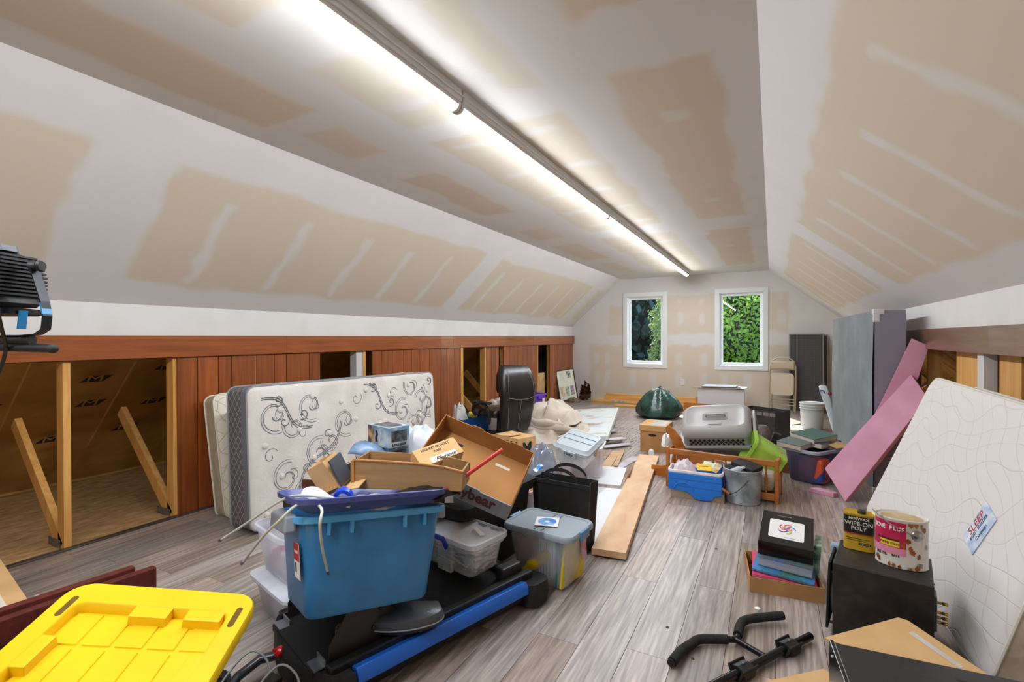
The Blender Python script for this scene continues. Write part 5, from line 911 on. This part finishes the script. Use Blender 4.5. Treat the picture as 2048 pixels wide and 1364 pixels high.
# steam mop leaning on the box spring
sm = thing('floor_cleaner', 'white upright floor cleaner with blue hose leaning on the box spring', 'floor cleaner', (.62,7.15,0), (0,0,0))
obj('body', MB().loft([[(x0+x,y,z) for x,y,_ in rr(w_,d_,.02,0,3)] for z,x0,w_,d_ in ((.0,.10,.16,.12),(.05,.10,.14,.11),(.12,.08,.07,.06),(.45,.0,.08,.06),(.60,-.04,.10,.07),(.68,-.06,.09,.06),(.70,-.06,.05,.04))]), mat('cleaner_white','D3DADD',.3), sm, smooth=True)
obj('blue_loop', MB().tube([(-.075+.03*math.cos(a),-.035,.60+.035*math.sin(a)) for a in [k*PI/5 for k in range(8)]], .007, 6), mat('hose_navy','2B4A78',.4), sm, smooth=True); obj('red_dial', MB().lathe([(.022,0),(.022,.012),(.012,.016)],14,TM(.01,-.04,.60,90,0,0)), mat('dial_red','7A2A22',.4), sm, smooth=True)
# folding chair
fch = thing('folding_chair', 'beige metal folding chair folded up and leaning on the far wall', 'folding chair', (.155,9.62,0), (-4,0,-12)); FBG = mat('chair_beige','B9A98F',.45,metal=.2)
obj('frame_tube', MB().tube([(-.20,.0,.0),(-.205,0,.5),(-.20,0,.78),(-.17,0,.88),(-.10,0,.93),(.10,0,.93),(.17,0,.88),(.20,0,.78),(.205,0,.5),(.20,0,.0)], .012, 8), FBG, fch, smooth=True)
for s in (-1,1): obj('rear_leg', MB().tube([(s*.17,.05,.02),(s*.175,.035,.35),(s*.18,.01,.60)], .011, 8), FBG, fch, smooth=True)
for z, y in ((.22,0),(.12,0),(.17,.04)): obj('cross_bar', MB().tube([(-.20,y,z),(.20,y,z)], .008, 6), FBG, fch, smooth=True)
obj('back_panel', MB().grid(lambda u,v:(-.19+.38*u,-.012-.02*math.sin(PI*u),.72+.17*v-.03*(1-v)*math.sin(PI*u)*-1*.5),12,4), FBG, fch, solid=.004, smooth=True); obj('seat_pad', MB().loft([[(x,y,z) for x,z,_ in rr(.36,.38,.06,0,4,0,.48)] for y in (-.045,-.03,-.012)]), mat('seat_cream','C7BCA4',.6), fch, smooth=True)
# window screens leaning on far wall
SCM = wave_mat('screen_mesh','3A3A3A','77787A',(1,0,0),150,0,.7,.1,dir2=(0,0,1),th=.3)
for k, (x, y, w_, h_, l_) in enumerate(((.52,9.70,.52,1.36,'dark mesh window screen with grey frame leaning on the far wall, in front'),(.60,9.80,.50,1.34,'dark window screen leaning behind the other, its edge showing right'))):
    s_ = thing('window_screen', l_, 'window screen', (x,y,0), (-4,0,0), 'window screens on the far wall'); GF = mat('screen_frame','8F8B86',.4,metal=.3)
    for (a,b_,c,d) in ((-w_/2,w_/2,0,.02),(-w_/2,w_/2,h_-.02,h_),(-w_/2,-w_/2+.02,.02,h_-.02),(w_/2-.02,w_/2,.02,h_-.02)): obj('frame_side', MB().box(a,b_,-.008,.008,c,d), GF, s_)
    obj('mesh', MB().box(-w_/2+.018,w_/2-.018,-.001,.001,.018,h_-.018), SCM, s_)
single('wood_block', 'short pale board lying by the far wall left of the folding chair', 'board', box(.5,.12,.05), PINEX, loc=(-.15,9.35,0), bevel=.002)
single('long_level', 'thin dark rod lying on the floor between the helmet and the white pail', 'rod', MB().tube([(.26,8.2,.006),(.50,8.55,.006)], .006, 6), BLK)
# book tote
bkt = thing('book_tote', 'clear tote with dark contents and books on top, beside the pink boards', 'storage tote', (.335,5.19,0), (0,0,-33.7)); tub('tote_body', bkt, glassy('tote_clear','5A5A78',.5,.2), .33, .46, .300, .86, .04, .018, .004, .025)
obj('tote_rim', MB().loft([rr(.332,.462,.06,.270), rr(.345,.475,.06,.275), rr(.345,.475,.06,.298), rr(.335,.465,.06,.302)], False, False), mat('rim_slate','A7ABB8',.35), bkt, smooth=True)
single('diaper_pack', 'orange and blue printed pack inside the book tote', 'pack', cushion(.22,.14,.21,.03,.02), mat('pack_orange','D2532B',.4,c2='2E4C9A',ns=9,band=(.52,.56)), loc=(.33,5.06,.02), rot=(0,0,-33.7), smooth=True); single('dark_bedding', 'dark navy cloth filling the back of the book tote', 'cloth', cushion(.24,.26,.24,.04,.04), mat('navy_cloth','262A4A',.9), loc=(.38,5.27,.018), rot=(0,0,-33.7), smooth=True)
single('maroon_folder', 'maroon folder standing at the left side inside the book tote', 'folder', box(.12,.01,.20), mat('folder_maroon','5E1626',.6), loc=(.205,5.10,.02), rot=(0,0,-33.7))
def book(label, loc, rot, w_, d_, h_, c, pg='D8CDBB', grp='books on the book tote'):
    t = thing('book', label, 'book', loc, rot, grp); m_ = mat('cover_'+c, c, .4, c2=c[:4]+'60', ns=8)
    obj('pages', MB().box(-w_/2+.004,w_/2-.004,-d_/2+.004,d_/2-.001,.003,h_-.003), mat('pages_'+pg,pg,.8,c2='BDB19D',ns=40,stretch=(.1,.1,8)), t); obj('cover', MB().box(-w_/2,w_/2,-d_/2,d_/2,0,.003), m_, t); obj('cover', MB().box(-w_/2,w_/2,-d_/2,d_/2,h_-.003,h_), m_, t); obj('spine', MB().box(-w_/2,w_/2,d_/2-.003,d_/2,.003,h_-.003) if rot[2] < 60 else MB().box(w_/2-.003,w_/2,-d_/2,d_/2,.003,h_-.003), m_, t); return t
book('thick cream-paged book at the left edge of the book tote', (.20,5.14,.305), (4,3,-30), .22, .28, .045, '5A6A72'); book('teal-covered thick book with slanted pages, on top in the book tote', (.34,5.30,.350), (4,6,-40), .24, .30, .05, '3E6460'); book('dark teal book under the topmost one on the book tote', (.37,5.28,.305), (0,2,-34), .25, .31, .045, '2E4744')
single('tan_notebook', 'thin tan notebook lying open on the right rim of the book tote', 'notebook', box(.2,.15,.008), mat('notebook_tan','B39160',.8), loc=(.50,5.22,.33), rot=(3,8,-50))
# ---------- black cabinet, cans
cab = thing('black_speaker', 'black wooden speaker cabinet with grille facing left and brass terminals, carrying two cans', 'speaker', (.422,2.60,0), (0,0,-11)); CBM = mat('black_ash','191614',.5,c2='3A3530',ns=14,stretch=(1,8,1),band=(.3,.8),spec=.35)
obj('cabinet_body', MB().box(-.165,.165,-.155,.155,.0,.33), CBM, cab, bevel=.004)
gr = obj('front_grille', MB().box(-.195,-.185,-.13,.15,.02,.31), mat('grille_cloth','131313',.9), cab, (0,0,0), (0,2,0), bevel=.003)
for z in (.05,.27): obj('grille_peg', MB().tube([(-.187,.11,z),(-.165,.11,z)], .006, 8), BLK, cab); obj('grille_peg', MB().tube([(-.187,-.11,z),(-.165,-.11,z)], .006, 8), BLK, cab)
obj('woofer_ring', MB().lathe([(.11,0),(.11,.012),(.10,.016),(.085,.006)],30,TM(-.165,0,.16,0,-90,0)), mat('ring_grey','5A5E62',.4), cab, smooth=True); obj('tweeter_pod', cushion(.04,.05,.04,.01,.008), mat('pod_blue_grey','8FA6B3',.4), cab, (-.178,.10,.285), smooth=True)
tp = obj('terminal_plate', MB().box(.165,.178,-.03,.05,.10,.24), mat('plate_grey','4F5A60',.4), cab, bevel=.003)
for k, z in enumerate((.13,.15,.17,.21)): obj('terminal', MB().lathe([(.006,0),(.006,.012),(.004,.014),(.007,.018),(.007,.034)],8,TM(.178,-.0,z,0,90,0)), mat('brass','B08A3C',.3,metal=.9), tp, smooth=True)
for k in range(5): obj('screw', MB().lathe([(.004,0),(.003,.004)],8,TM(.165,-.05,.02+k*.07,0,90,0)), BLK, cab)
can = thing('polish_can', 'yellow and black rectangular metal can on the speaker, left of the stain can', 'can', (.352,2.70,.331), (0,0,-9.2))
obj('can_body', MB().loft([rr(.113,.07,.02,0), rr(.117,.074,.022,.003), rr(.115,.072,.022,.008), rr(.115,.072,.022,.158), rr(.118,.075,.022,.161), rr(.117,.074,.022,.166), rr(.108,.066,.018,.162)]), mat('can_gold','C9A227',.3,metal=.35), can, smooth=True)
obj('label_black', MB().loft([rr(.1162,.0732,.0225,.075),rr(.1162,.0732,.0225,.155)],False,False), mat('can_black','17130F',.35), can, smooth=True); obj('label_stripe', MB().loft([rr(.1164,.0734,.0225,.072),rr(.1164,.0734,.0225,.078)],False,False), mat('can_redline','A0321E',.4), can, smooth=True)
text('MINWAX', .0165, mat('can_cream','D9D4C4',.4), can, (0,-.0372,.144), (90,0,0), bold=.0003, sx=1.1); text('WIPE-ON', .025, mat('can_cream','D9D4C4',.4), can, (.0,-.0372,.122), (90,0,0), bold=.0003); text('POLY', .024, mat('can_cream','D9D4C4',.4), can, (0,-.0372,.100), (90,0,0), bold=.0003); obj('fine_print', MB().box(-.045,.04,-.0368,-.0364,.053,.056), mat('can_brown','4A3510',.5), can); obj('fine_print', MB().box(-.045,.025,-.0368,-.0364,.045,.048), MC['can_brown'], can); obj('grade_patch', MB().box(0,.045,-.0372,-.0365,.028,.038), INK, can); text('CLEAR SATIN', .006, mat('can_cream','D9D4C4',.4), can, (.0225,-.0376,.033), (90,0,0))
obj('screw_cap', MB().lathe([(.016,0),(.016,.012),(.014,.014)],16,TM(.01,0,.163)), BLK, can, smooth=True)
st2 = thing('stain_can', 'large red and white oval paint can with brown drips on the speaker', 'paint can', (.487,2.60,.331), (0,0,-5))
def ov(w_, d_, z, n=40): return [(w_/2*math.cos(2*PI*k/n), d_/2*math.sin(2*PI*k/n), z) for k in range(n)]
obj('can_body', MB().loft([ov(.174,.130,0), ov(.180,.136,.003), ov(.178,.134,.008), ov(.178,.134,.195), ov(.184,.140,.199), ov(.184,.140,.205), ov(.178,.134,.207), ov(.172,.128,.200), ov(.150,.108,.198), ov(.146,.104,.201), ov(.08,.05,.201)]), mat('can_white','D8D2C8',.35,c2='7A3F14',ns=9,det=4,band=(.60,.68)), st2, smooth=True)
def patch(w_, d_, a0, a1, z0, z1, n=10, o=.0006): return MB().grid(lambda u,v: ((w_/2+o)*math.cos(R(a0+(a1-a0)*u)), (d_/2+o)*math.sin(R(a0+(a1-a0)*u)), z0+(z1-z0)*v), n, 1)
LR = mat('label_crimson','B01646',.35,c2='D6386A',ns=5); obj('label_crimson', patch(.178,.134,182,276,.085,.192), LR, st2, smooth=True); obj('label_pink', patch(.178,.134,182,276,.055,.085), mat('label_pinkish','DB8AA4',.4), st2, smooth=True); obj('label_yellow', patch(.178,.134,215,262,.088,.112,o=.0012), mat('label_yellow','E6C62C',.4), st2, smooth=True); obj('label_brown', patch(.178,.134,205,262,.112,.120,o=.0012), mat('label_brown','4A2216',.4), st2, smooth=True)
WT = mat('can_white_ink','F2EEEA',.4)
def wraptext(s, size, m_, z, a0, da, w_=.178, d_=.134):
    for i, ch in enumerate(s):
        if ch == ' ': continue
        a = R(a0+da*i); x, y = (w_/2+.0016)*math.cos(a), (d_/2+.0016)*math.sin(a); rz = math.degrees(math.atan2(math.sin(a)/(d_/2), math.cos(a)/(w_/2)))+90
        text(ch, size, m_, st2, (x,y,z), (90,0,rz), name='letter', bold=.0004, sx=.85)
wraptext('TONE PLUS', .024, WT, .165, 200, 8.6); wraptext('WIPING STAIN', .012, MC['label_brown'], .100, 218, 3.7); wraptext('051196', .017, INK, .050, 205, 5.2); wraptext('BASE', .012, INK, .052, 247, 4.4)
obj('barcode', patch(.178,.134,300,318,.012,.035), WT, st2)
for k in range(7): obj('barcode_bar', patch(.178,.134,300.5+k*2.4,301.7+k*2.4,.014,.034,n=1,o=.0012), INK, st2)
DRP = mat('stain_brown','7A3A10',.3,c2='A86324',ns=20)
r_ = np.random.RandomState(4)
for k in range(16):
    a = [280,285,290,298,305,312,320,330,262,250,205,212,285,300,240,270][k]; z = [.12,.09,.075,.19,.06,.185,.17,.10,.008,.010,.03,.022,.19,.012,.012,.10][k]; s = r_.uniform(3,8); 
    pts = [(a, min(.195,max(.003,z)))]+[(a+s*.8*math.cos(t*.5236)*(1+.35*math.sin(3.1*t+k)), min(.195,max(.003,z+.011*math.sin(t*.5236)*(1+.35*math.sin(2.3*t+2*k))))) for t in range(12)]
    o_ = .0016+k*.0001; obj('stain_drip', MB().add([((.089+o_)*math.cos(R(q_)), (.067+o_)*math.sin(R(q_)), zz_) for q_, zz_ in pts], [(0,1+t,1+(t+1)%12) for t in range(12)]), DRP, st2)
obj('handle_boss', MB().lathe([(.022,0),(.020,.003),(.012,.003),(.008,.006)],18,TM(.045,-.0615,.148,90,0,25)), STEEL, st2, smooth=True); obj('wire_handle', MB().tube([(.045,-.070,.148),(.0,-.085,.165),(-.05,-.080,.19),(-.085,-.055,.212),(-.10,-.02,.22)], .002, 6), STEEL, st2, smooth=True)
obj('lid_paint', MB().loft([ov(.144,.102,.2012), ov(.143,.101,.2022)]), mat('lid_tan','C9B48E',.5,c2='A98A5C',ns=8), st2)
# books in a shallow carton
bxo = thing('shallow_carton', 'shallow open brown carton holding books, on the floor left of the speaker', 'carton', (.045,2.93,0), (0,0,6.7)); cbox(bxo, .33, .33, .075, CARD, .004)
book('colourful magazine, lowest in the shallow carton', (.05,2.94,.060), (3,2,2), .29, .27, .012, 'D8447A', 'E0DCD4', 'books in the shallow carton'); book('blue and magenta patterned folder on top of the magazine in the shallow carton', (.06,2.95,.078), (3,2,-6), .28, .27, .010, '3E7AC8', 'E0DCD4', 'books in the shallow carton'); book('blue-grey boxed book right under the black box set', (.075,2.99,.100), (6,1,-8), .25, .26, .05, '5F74A8', '8FA0C8', 'books in the shallow carton')
single('green_cover', 'green leafy printed card at the right side behind the black box set', 'card', box(.03,.16,.17), mat('leafy_green','3E6B4A',.5,c2='A8C8B0',ns=24), loc=(.205,3.02,.05), rot=(0,4,-5))
bs2 = thing('black_box_set', 'black book box with a white picture label, topmost on the shallow carton', 'box', (.070,3.03,.178), (14.3,1.3,-3.6)); obj('box_body', box(.25,.298,.083), BLKG, bs2, bevel=.002); obj('navy_side', MB().box(-.1258,-.125,-.147,.147,.002,.081), mat('navy_panel','1E2A55',.4), bs2)
lbq = obj('white_label', MB().loft([rr(.165,.17,.012,.0832,4,0,-.01), rr(.165,.17,.012,.0838,4,0,-.01)]), WHT, bs2)
for k, (a, c) in enumerate(((0,'2D8AC8'),(60,'E8702A'),(120,'D8305A'),(200,'7A3FA0'),(270,'E8B82A'))):
    q = MB().tube([(.02*math.cos(R(a))+.022*math.cos(R(t)), -.005+.02*math.sin(R(a))+.022*math.sin(R(t)), .0845) for t in range(a,a+280,20)], [.003]*14, 6); obj('colour_swirl', q, mat('swirl_'+c,c,.4), bs2)
obj('caption_line', MB().box(-.01,.06,-.082,-.079,.0838,.0842), mat('caption_grey','7A7C80',.6), bs2); obj('title_mark', MB().box(-.05,.02,.112,.120,.0832,.0836), STEEL, bs2)
# receiver, cardboard
rc_ = thing('stereo_receiver', 'black stereo receiver with knobs on its left face, bottom right corner of the photo', 'receiver', (.445,1.86,.105), (0,0,5)); RBM = mat('receiver_black','1D1F21',.35,c2='25282A',ns=30)
obj('chassis', MB().box(-.25,.30,-.16,.12,.0,.158), RBM, rc_, bevel=.003); obj('face_plate', MB().box(-.262,-.25,-.17,.13,-.003,.161), BLKG, rc_, bevel=.002)
for y in (-.02,.0,.02):
    for z in (.05,.075): obj('knob', MB().lathe([(.007,0),(.007,.014),(.006,.016)],12,TM(-.262,y,z,0,-90,0)), STEEL, rc_, smooth=True)
obj('screw', MB().lathe([(.005,0),(.004,.003)],8,TM(-.262,.08,.13,0,-90,0)), STEEL, rc_)
for k in range(8): obj('foot' if k < 4 else 'vent_slot', MB().lathe([(.02,-.02),(.02,0)],14,TM(-.22+(k%2)*.44,-.13+(k//2)*.22,0)) if k < 4 else MB().box(.05+(k-4)*.05,.08+(k-4)*.05,.05,.055,.1582,.1588), BLK, rc_)
single('receiver_carton', 'brown carton lying under the stereo receiver', 'carton', box(.62,.34,.082), CARD, loc=(.50,1.86,0), rot=(0,0,5), bevel=.002)
single('card_flap', 'open brown cardboard flap rising behind the receiver, in front of the speaker', 'cardboard', MB().loft([[(x,y,z) for x,y in ((-.20,-.06),(.02,.19),(.05,.19),(.34,-.02),(.34,-.06))] for z in (-.002,.002)]), CARDL, loc=(.375,2.13,.192), rot=(12,4,-8))
obj('tape_corner', MB().prism([(.20,.0),(.235,.012),(.205,.03)],.0025,.003), mat('painter_blue','2E7AD0',.5), bpy.data.objects['card_flap']); obj('clear_tape', MB().box(.06,.22,.0,.02,.0025,.0032,TM(0,.155,0,0,0,-36)), glassy('tape_clear','DAD6D0',.7,.2), bpy.data.objects['card_flap'])
single('card_support', 'crumpled packing paper holding up the cardboard flap', 'packing paper', crumple(.36,.2,.13,81,12,.2), mat('kraft_pack','9C7A4E',.9), loc=(.47,2.16,0), smooth=True)
single('card_sheet', 'flat brown cardboard sheet on the floor left of the receiver', 'cardboard', MB().box(-.10,.12,-.22,.20,0,.006), CARDL, loc=(.10,2.02,0), rot=(0,0,-47))
# dip-bar handle on the floor
db = thing('handle_bar', 'black Y-shaped exercise handle bar with foam grips lying on the floor', 'handle bar', (0,0,0)); FOAM = mat('foam_grip','171616',.9,c2='222020',ns=40,bump=.2,bs=150); GM = mat('tube_black','1C1D1F',.25,metal=.5)
obj('foam_grip', MB().tube(sm3([(-.345,1.965,.024),(-.325,2.05,.024),(-.293,2.12,.024),(-.27,2.165,.024),(-.22,2.195,.024),(-.165,2.222,.024)]), .0185, 14), FOAM, db, smooth=True)
obj('foam_grip', MB().tube(sm3([(-.128,2.275,.024),(-.125,2.34,.024),(-.112,2.395,.026),(-.075,2.43,.030),(-.02,2.465,.034),(.045,2.505,.038)]), .0185, 14), FOAM, db, smooth=True)
obj('cross_tube', MB().tube(sm3([(-.165,2.222,.024),(-.135,2.238,.024),(-.128,2.275,.024)]), .0125, 10), GM, db, smooth=True); obj('stem_tube', MB().tube([(-.135,2.235,.024),(-.02,2.165,.026)], .012, 10), GM, db, smooth=True)
obj('main_tube', MB().tube([(-.20,1.885,.024),(-.02,2.16,.024),(.145,2.412,.024)], .016, 12), GM, db, smooth=True)
for t_, in ((.30,),(.76,)):
    p = Vector((-.20,1.885,.024)).lerp(Vector((.145,2.412,.024)), t_); c = obj('clamp', MB().loft([[(x,y,z) for x,z in [(-.030,-.018),(.030,-.018),(.034,.0),(.026,.018),(.0,.026),(-.026,.018),(-.034,0)]] for y in (-.032,.032)]), BLK, db, tuple(p), (0,0,-33), bevel=.003)
    for s in (-1,1): obj('jaw', MB().box(s*.020-.004,s*.020+.004,-.045,.045,-.02,.034), BLKM, c, (0,0,0), (0,s*22,0), bevel=.002)
    obj('bolt', MB().lathe([(.006,0),(.005,.004)],8,TM(0,0,.026)), STEEL, c)
for p in ((-.345,1.965,.024),): obj('end_cap', MB().tube([(-.348,1.952,.024),(-.345,1.965,.024)], .015, 12), GM, db)
# ---------- near left: yellow lid on a dark tote, maroon wood, target-printed carton, floodlight
yl = thing('yellow_cover', 'big yellow plastic tote lid with ribbed recess, bottom left corner', 'lid', (-1.375,.484,.487), (11,8.35,35.4)); YM = mat('yellow_plastic_lid','F2C80A',.38,c2='E9BD05',ns=4); YD = YM
W_, L_ = .51, .74
obj('lid_rim', MB().loft([rr(W_,L_,.06,-.035,6), rr(W_,L_,.06,-.006,6), rr(W_-.008,L_-.008,.058,0,6), rr(W_-.105,L_-.15,.03,0,6), rr(W_-.112,L_-.157,.028,-.004,6), rr(W_-.118,L_-.165,.026,-.030,6)], False, True), YM, yl, smooth=True)
nx_, ny_ = 5, 5; cw_, ch_ = (W_-.118)/nx_, (L_-.165)/ny_
for i in range(nx_):
    for j in range(ny_):
        cx, cy_ = -(W_-.118)/2+cw_*(i+.5), -(L_-.165)/2+ch_*(j+.5); s = .006; obj('recess_panel', MB().loft([[(cx+sx*(cw_/2-s-o),cy_+sy*(ch_/2-s-o),z) for sx,sy in ((-1,-1),(1,-1),(1,1),(-1,1))] for o,z in ((0,-.030),(.0015,-.0265))]), YM, yl)
for (x, y, a, b_) in ((.0,.295,.05,.022),(-.185,.13,.02,.05),(.185,.10,.02,.05),(.14,.295,.05,.022),(-.185,-.12,.02,.05),(.185,-.12,.02,.05)): obj('lock_block', MB().loft([[(x+sx*(a-o),y-(.02 if b_<.03 else 0)+sy*(b_-o),z) for sx,sy in ((-1,-1),(1,-1),(1,1),(-1,1))] for o,z in ((-.0,-.030),(.002,-.001))]), YM, yl, bevel=.002)
for x in (-.215,.222): obj('hand_slot', MB().loft([[(x+p[0],.275+p[1],z) for p in rr(.016,.075,.008,0)] for z in (-.0,.0006)]), mat('slot_shadow','6B4E10',.9), yl)
dt = thing('dark_tote', 'black storage tote under the big yellow lid', 'storage tote', (-1.33,.42,0), (0,0,35.4)); obj('tote_body', MB().loft([rr(.38,.58,.05,0), rr(.44,.64,.06,.34)]), BLKM, dt, smooth=True)
mar = wood('maroon_paint','6A2A22','4A1C18',0,.45); MB_ = mat('maroon_top','5A4440',.4,c2='6E5650',ns=8)
mw = thing('maroon_bench', 'maroon painted wooden slatted piece behind the yellow lid, far left', 'bench', (0,0,0))
def beam(name, a, b_, w_, h_, m_):
    a, b_ = Vector(a), Vector(b_); d = (b_-a); n = Vector((-d.y,d.x,0)).normalized()*w_/2; up = Vector((0,0,h_))
    return obj(name, MB().loft([[p-n-up, p+n-up, p+n, p-n] for p in (a,b_)]), m_, mw, bevel=.005)
beam('slat', (-2.40,.30,.36), (-2.33,1.02,.36), .035, .09, mar); beam('slat', (-2.31,.30,.36), (-2.25,1.06,.36), .035, .09, mar); beam('slat', (-2.20,.30,.31), (-2.10,.80,.31), .05, .12, mar); beam('cross_piece', (-2.5,.42,.27), (-2.0,.46,.27), .05, .24, mar); beam('leg', (-2.36,.60,.27),(-2.36,.66,.27), .05, .255, mar)
tb_ = thing('printed_carton', 'tan carton with a white stripe and red lettering, left edge of the photo', 'carton', (-3.02,.62,0), (0,0,-8)); obj('carton_body', MB().box(-.42,.42,-.25,.22,0,.25), CARDL, tb_, bevel=.002); obj('white_stripe', MB().box(-.42,.42,.05,.16,.2502,.2508), mat('stripe_cream','E3DACB',.7), tb_); text('target', .11, mat('print_red2','C43A2E',.6), tb_, (.21,.10,.2512), (0,0,0), bold=.002)
lp = thing('flood_light', 'black finned work light on a bracket and stand, left edge of the photo', 'work light', (0,0,0))
O_ = Vector((-1.815,.51,1.462)); U1 = Vector((.86,.50,0)).normalized(); V1 = Vector((-.5,.86,0)).normalized()
Lm = Matrix((U1, V1, Vector((0,0,1)))).transposed().to_4x4(); Lm.translation = O_
q = MB()
for k in range(11): z = -.045+k*.0105; s = 1-.012*max(0,k-5)**1.5; q.loft([[(x-.085,y,z+dz) for x,y,_ in rr(.250*s,.176*s,.03,0,3)] for dz in (0,.005)], M=Lm)
obj('cooling_fins', q, mat('fin_black','3A3A3C',.35,metal=.4), lp)
obj('lamp_body', MB().loft([[(x-.085,y,z) for x,y,_ in rr(w_,d_,.03,0,3)] for z,w_,d_ in ((-.075,.22,.14),(-.065,.235,.155),(-.045,.225,.145),(.06,.205,.13),(.075,.16,.10),(.078,.1,.05))], M=Lm), BLK, lp, smooth=True)
obj('front_bezel', MB().loft([[(x-.085,y,z) for x,y,_ in rr(w_,d_,.02,0,3)] for z,w_,d_ in ((-.098,.22,.14),(-.094,.235,.15),(-.080,.235,.15),(-.078,.20,.12))], M=Lm), BLKG, lp, smooth=True)
for k, (a, w_) in enumerate(((-.02,.05),(-.09,.05))): obj('junction_cap', MB().loft([[(a+x,y,z) for x,y,_ in rr(w__,.06,.01,0,2)] for z,w__ in ((.076,w_),(.092,w_*.8))], M=Lm), BLK if k else mat('cap_grey','5A5E68',.4), lp)
obj('bracket_arm', MB().loft([[(x,y,z) for y in (-.014,.014)]+[(x+tx,y,z+tz) for y in (.014,-.014)] for x,z,tx,tz in ((.065,.03,.003,0),(.080,-.02,.003,0),(.092,-.06,.003,0),(.098,-.10,.003,.0),(.094,-.135,.003,-.001),(.075,-.148,0,-.003),(.03,-.152,0,-.003),(-.10,-.152,0,-.003))], M=Lm), mat('bracket_dark','202226',.3,metal=.5), lp, smooth=False)
obj('bracket_film', MB().loft([[(x,y,z) for y in (-.0145,.0145)]+[(x+.0035,y,z) for y in (.0145,-.0145)] for x,z in ((.0915,-.065),(.0975,-.095))], M=Lm), mat('film_blue','1F7FB8',.3), lp); obj('bracket_film', MB().loft([[(x,y,z) for y in (-.012,.012)]+[(x+.003,y,z) for y in (.012,-.012)] for x,z in ((.036,-.085),(.030,-.135))], M=Lm), MC['film_blue'], lp)
obj('clamp_knob', MB().lathe([(.016,0),(.012,.014),(.016,.020),(.013,.026)],10,Lm @ TM(.062,0,.035,0,90,0)), BLK, lp, smooth=True)
obj('cross_tube', MB().tube([(-.12,0,-.165),(.06,0,-.165)], .014, 12, M=Lm), BLK, lp, smooth=True); obj('handle_tube', MB().tube([(-.05,0,-.182),(.10,0,-.187),(.118,0,-.188)], [.012,.012,.011], 12, M=Lm), BLK, lp, smooth=True); obj('tube_end', MB().loft([[(.118+.013*math.sin(a)*1.0-.005, .0135*math.cos(a)*math.cos(t_), -.188+.0135*math.cos(a)*math.sin(t_)) for t_ in [2*PI*k/12 for k in range(12)]] for a in (-.3,.3,.8,1.2,1.5)], M=Lm), mat('rubber_grey','2A2A2C',.7), lp, smooth=True)
obj('power_cord', MB().tube([Lm @ Vector(p) for p in sm3([(.015,-.06,.0),(.04,-.075,-.03),(.045,-.075,-.09),(.03,-.05,-.14),(.01,-.02,-.18),(-.02,0,-.23),(-.06,0,-.33),(-.09,0,-.5),(-.2,0,-.9),(-.3,.0,-1.42)])], .0045, 8), BLK, lp, smooth=True)
obj('stand_pole', MB().tube([Lm @ Vector((-.13,0,-.15)), Lm @ Vector((-.13,0,-1.0)), Lm @ Vector((-.13,0,-1.25))], .014, 12), BLK, lp, smooth=True)
for a in (40,160,280): obj('stand_leg', MB().tube([Lm @ Vector((-.13,0,-1.05)), Lm @ Vector((-.13+.38*math.cos(R(a)), .38*math.sin(R(a)), -1.42))], .010, 8), BLK, lp, smooth=True)
# small debris on the floor
for k, (x, y, l_) in enumerate(((-3.27,1.01,'small white drywall anchor on the floor near the printed carton'),(-3.195,1.23,'small white paint chip on the floor near the open eave'),(-.06,2.589,'small white label dot on the floor left of the shallow carton'))): single('chip', l_, 'debris', MB().lathe([(.014,0),(.012,.003),(.004,.004)],9), WHT, loc=(x,y,.0005), rot=(0,0,40*k))
for k, (x, y, l_) in enumerate(((-.411,2.23,'brown speck of dirt left of the handle bar'),(-.281,2.06,'small dry leaf by the end of the foam grip'),(-.30,3.2,'dark crumb on the floor right of the long plank'),(.22,3.35,'dark oval chip on the floor behind the black box set'))): single('crumb', l_, 'debris', MB().lathe([(.008,0),(.006,.003),(.001,.004)],6), mat('crumb_brown','4A3A28',.9), loc=(x,y,.0005), rot=(0,0,50*k))
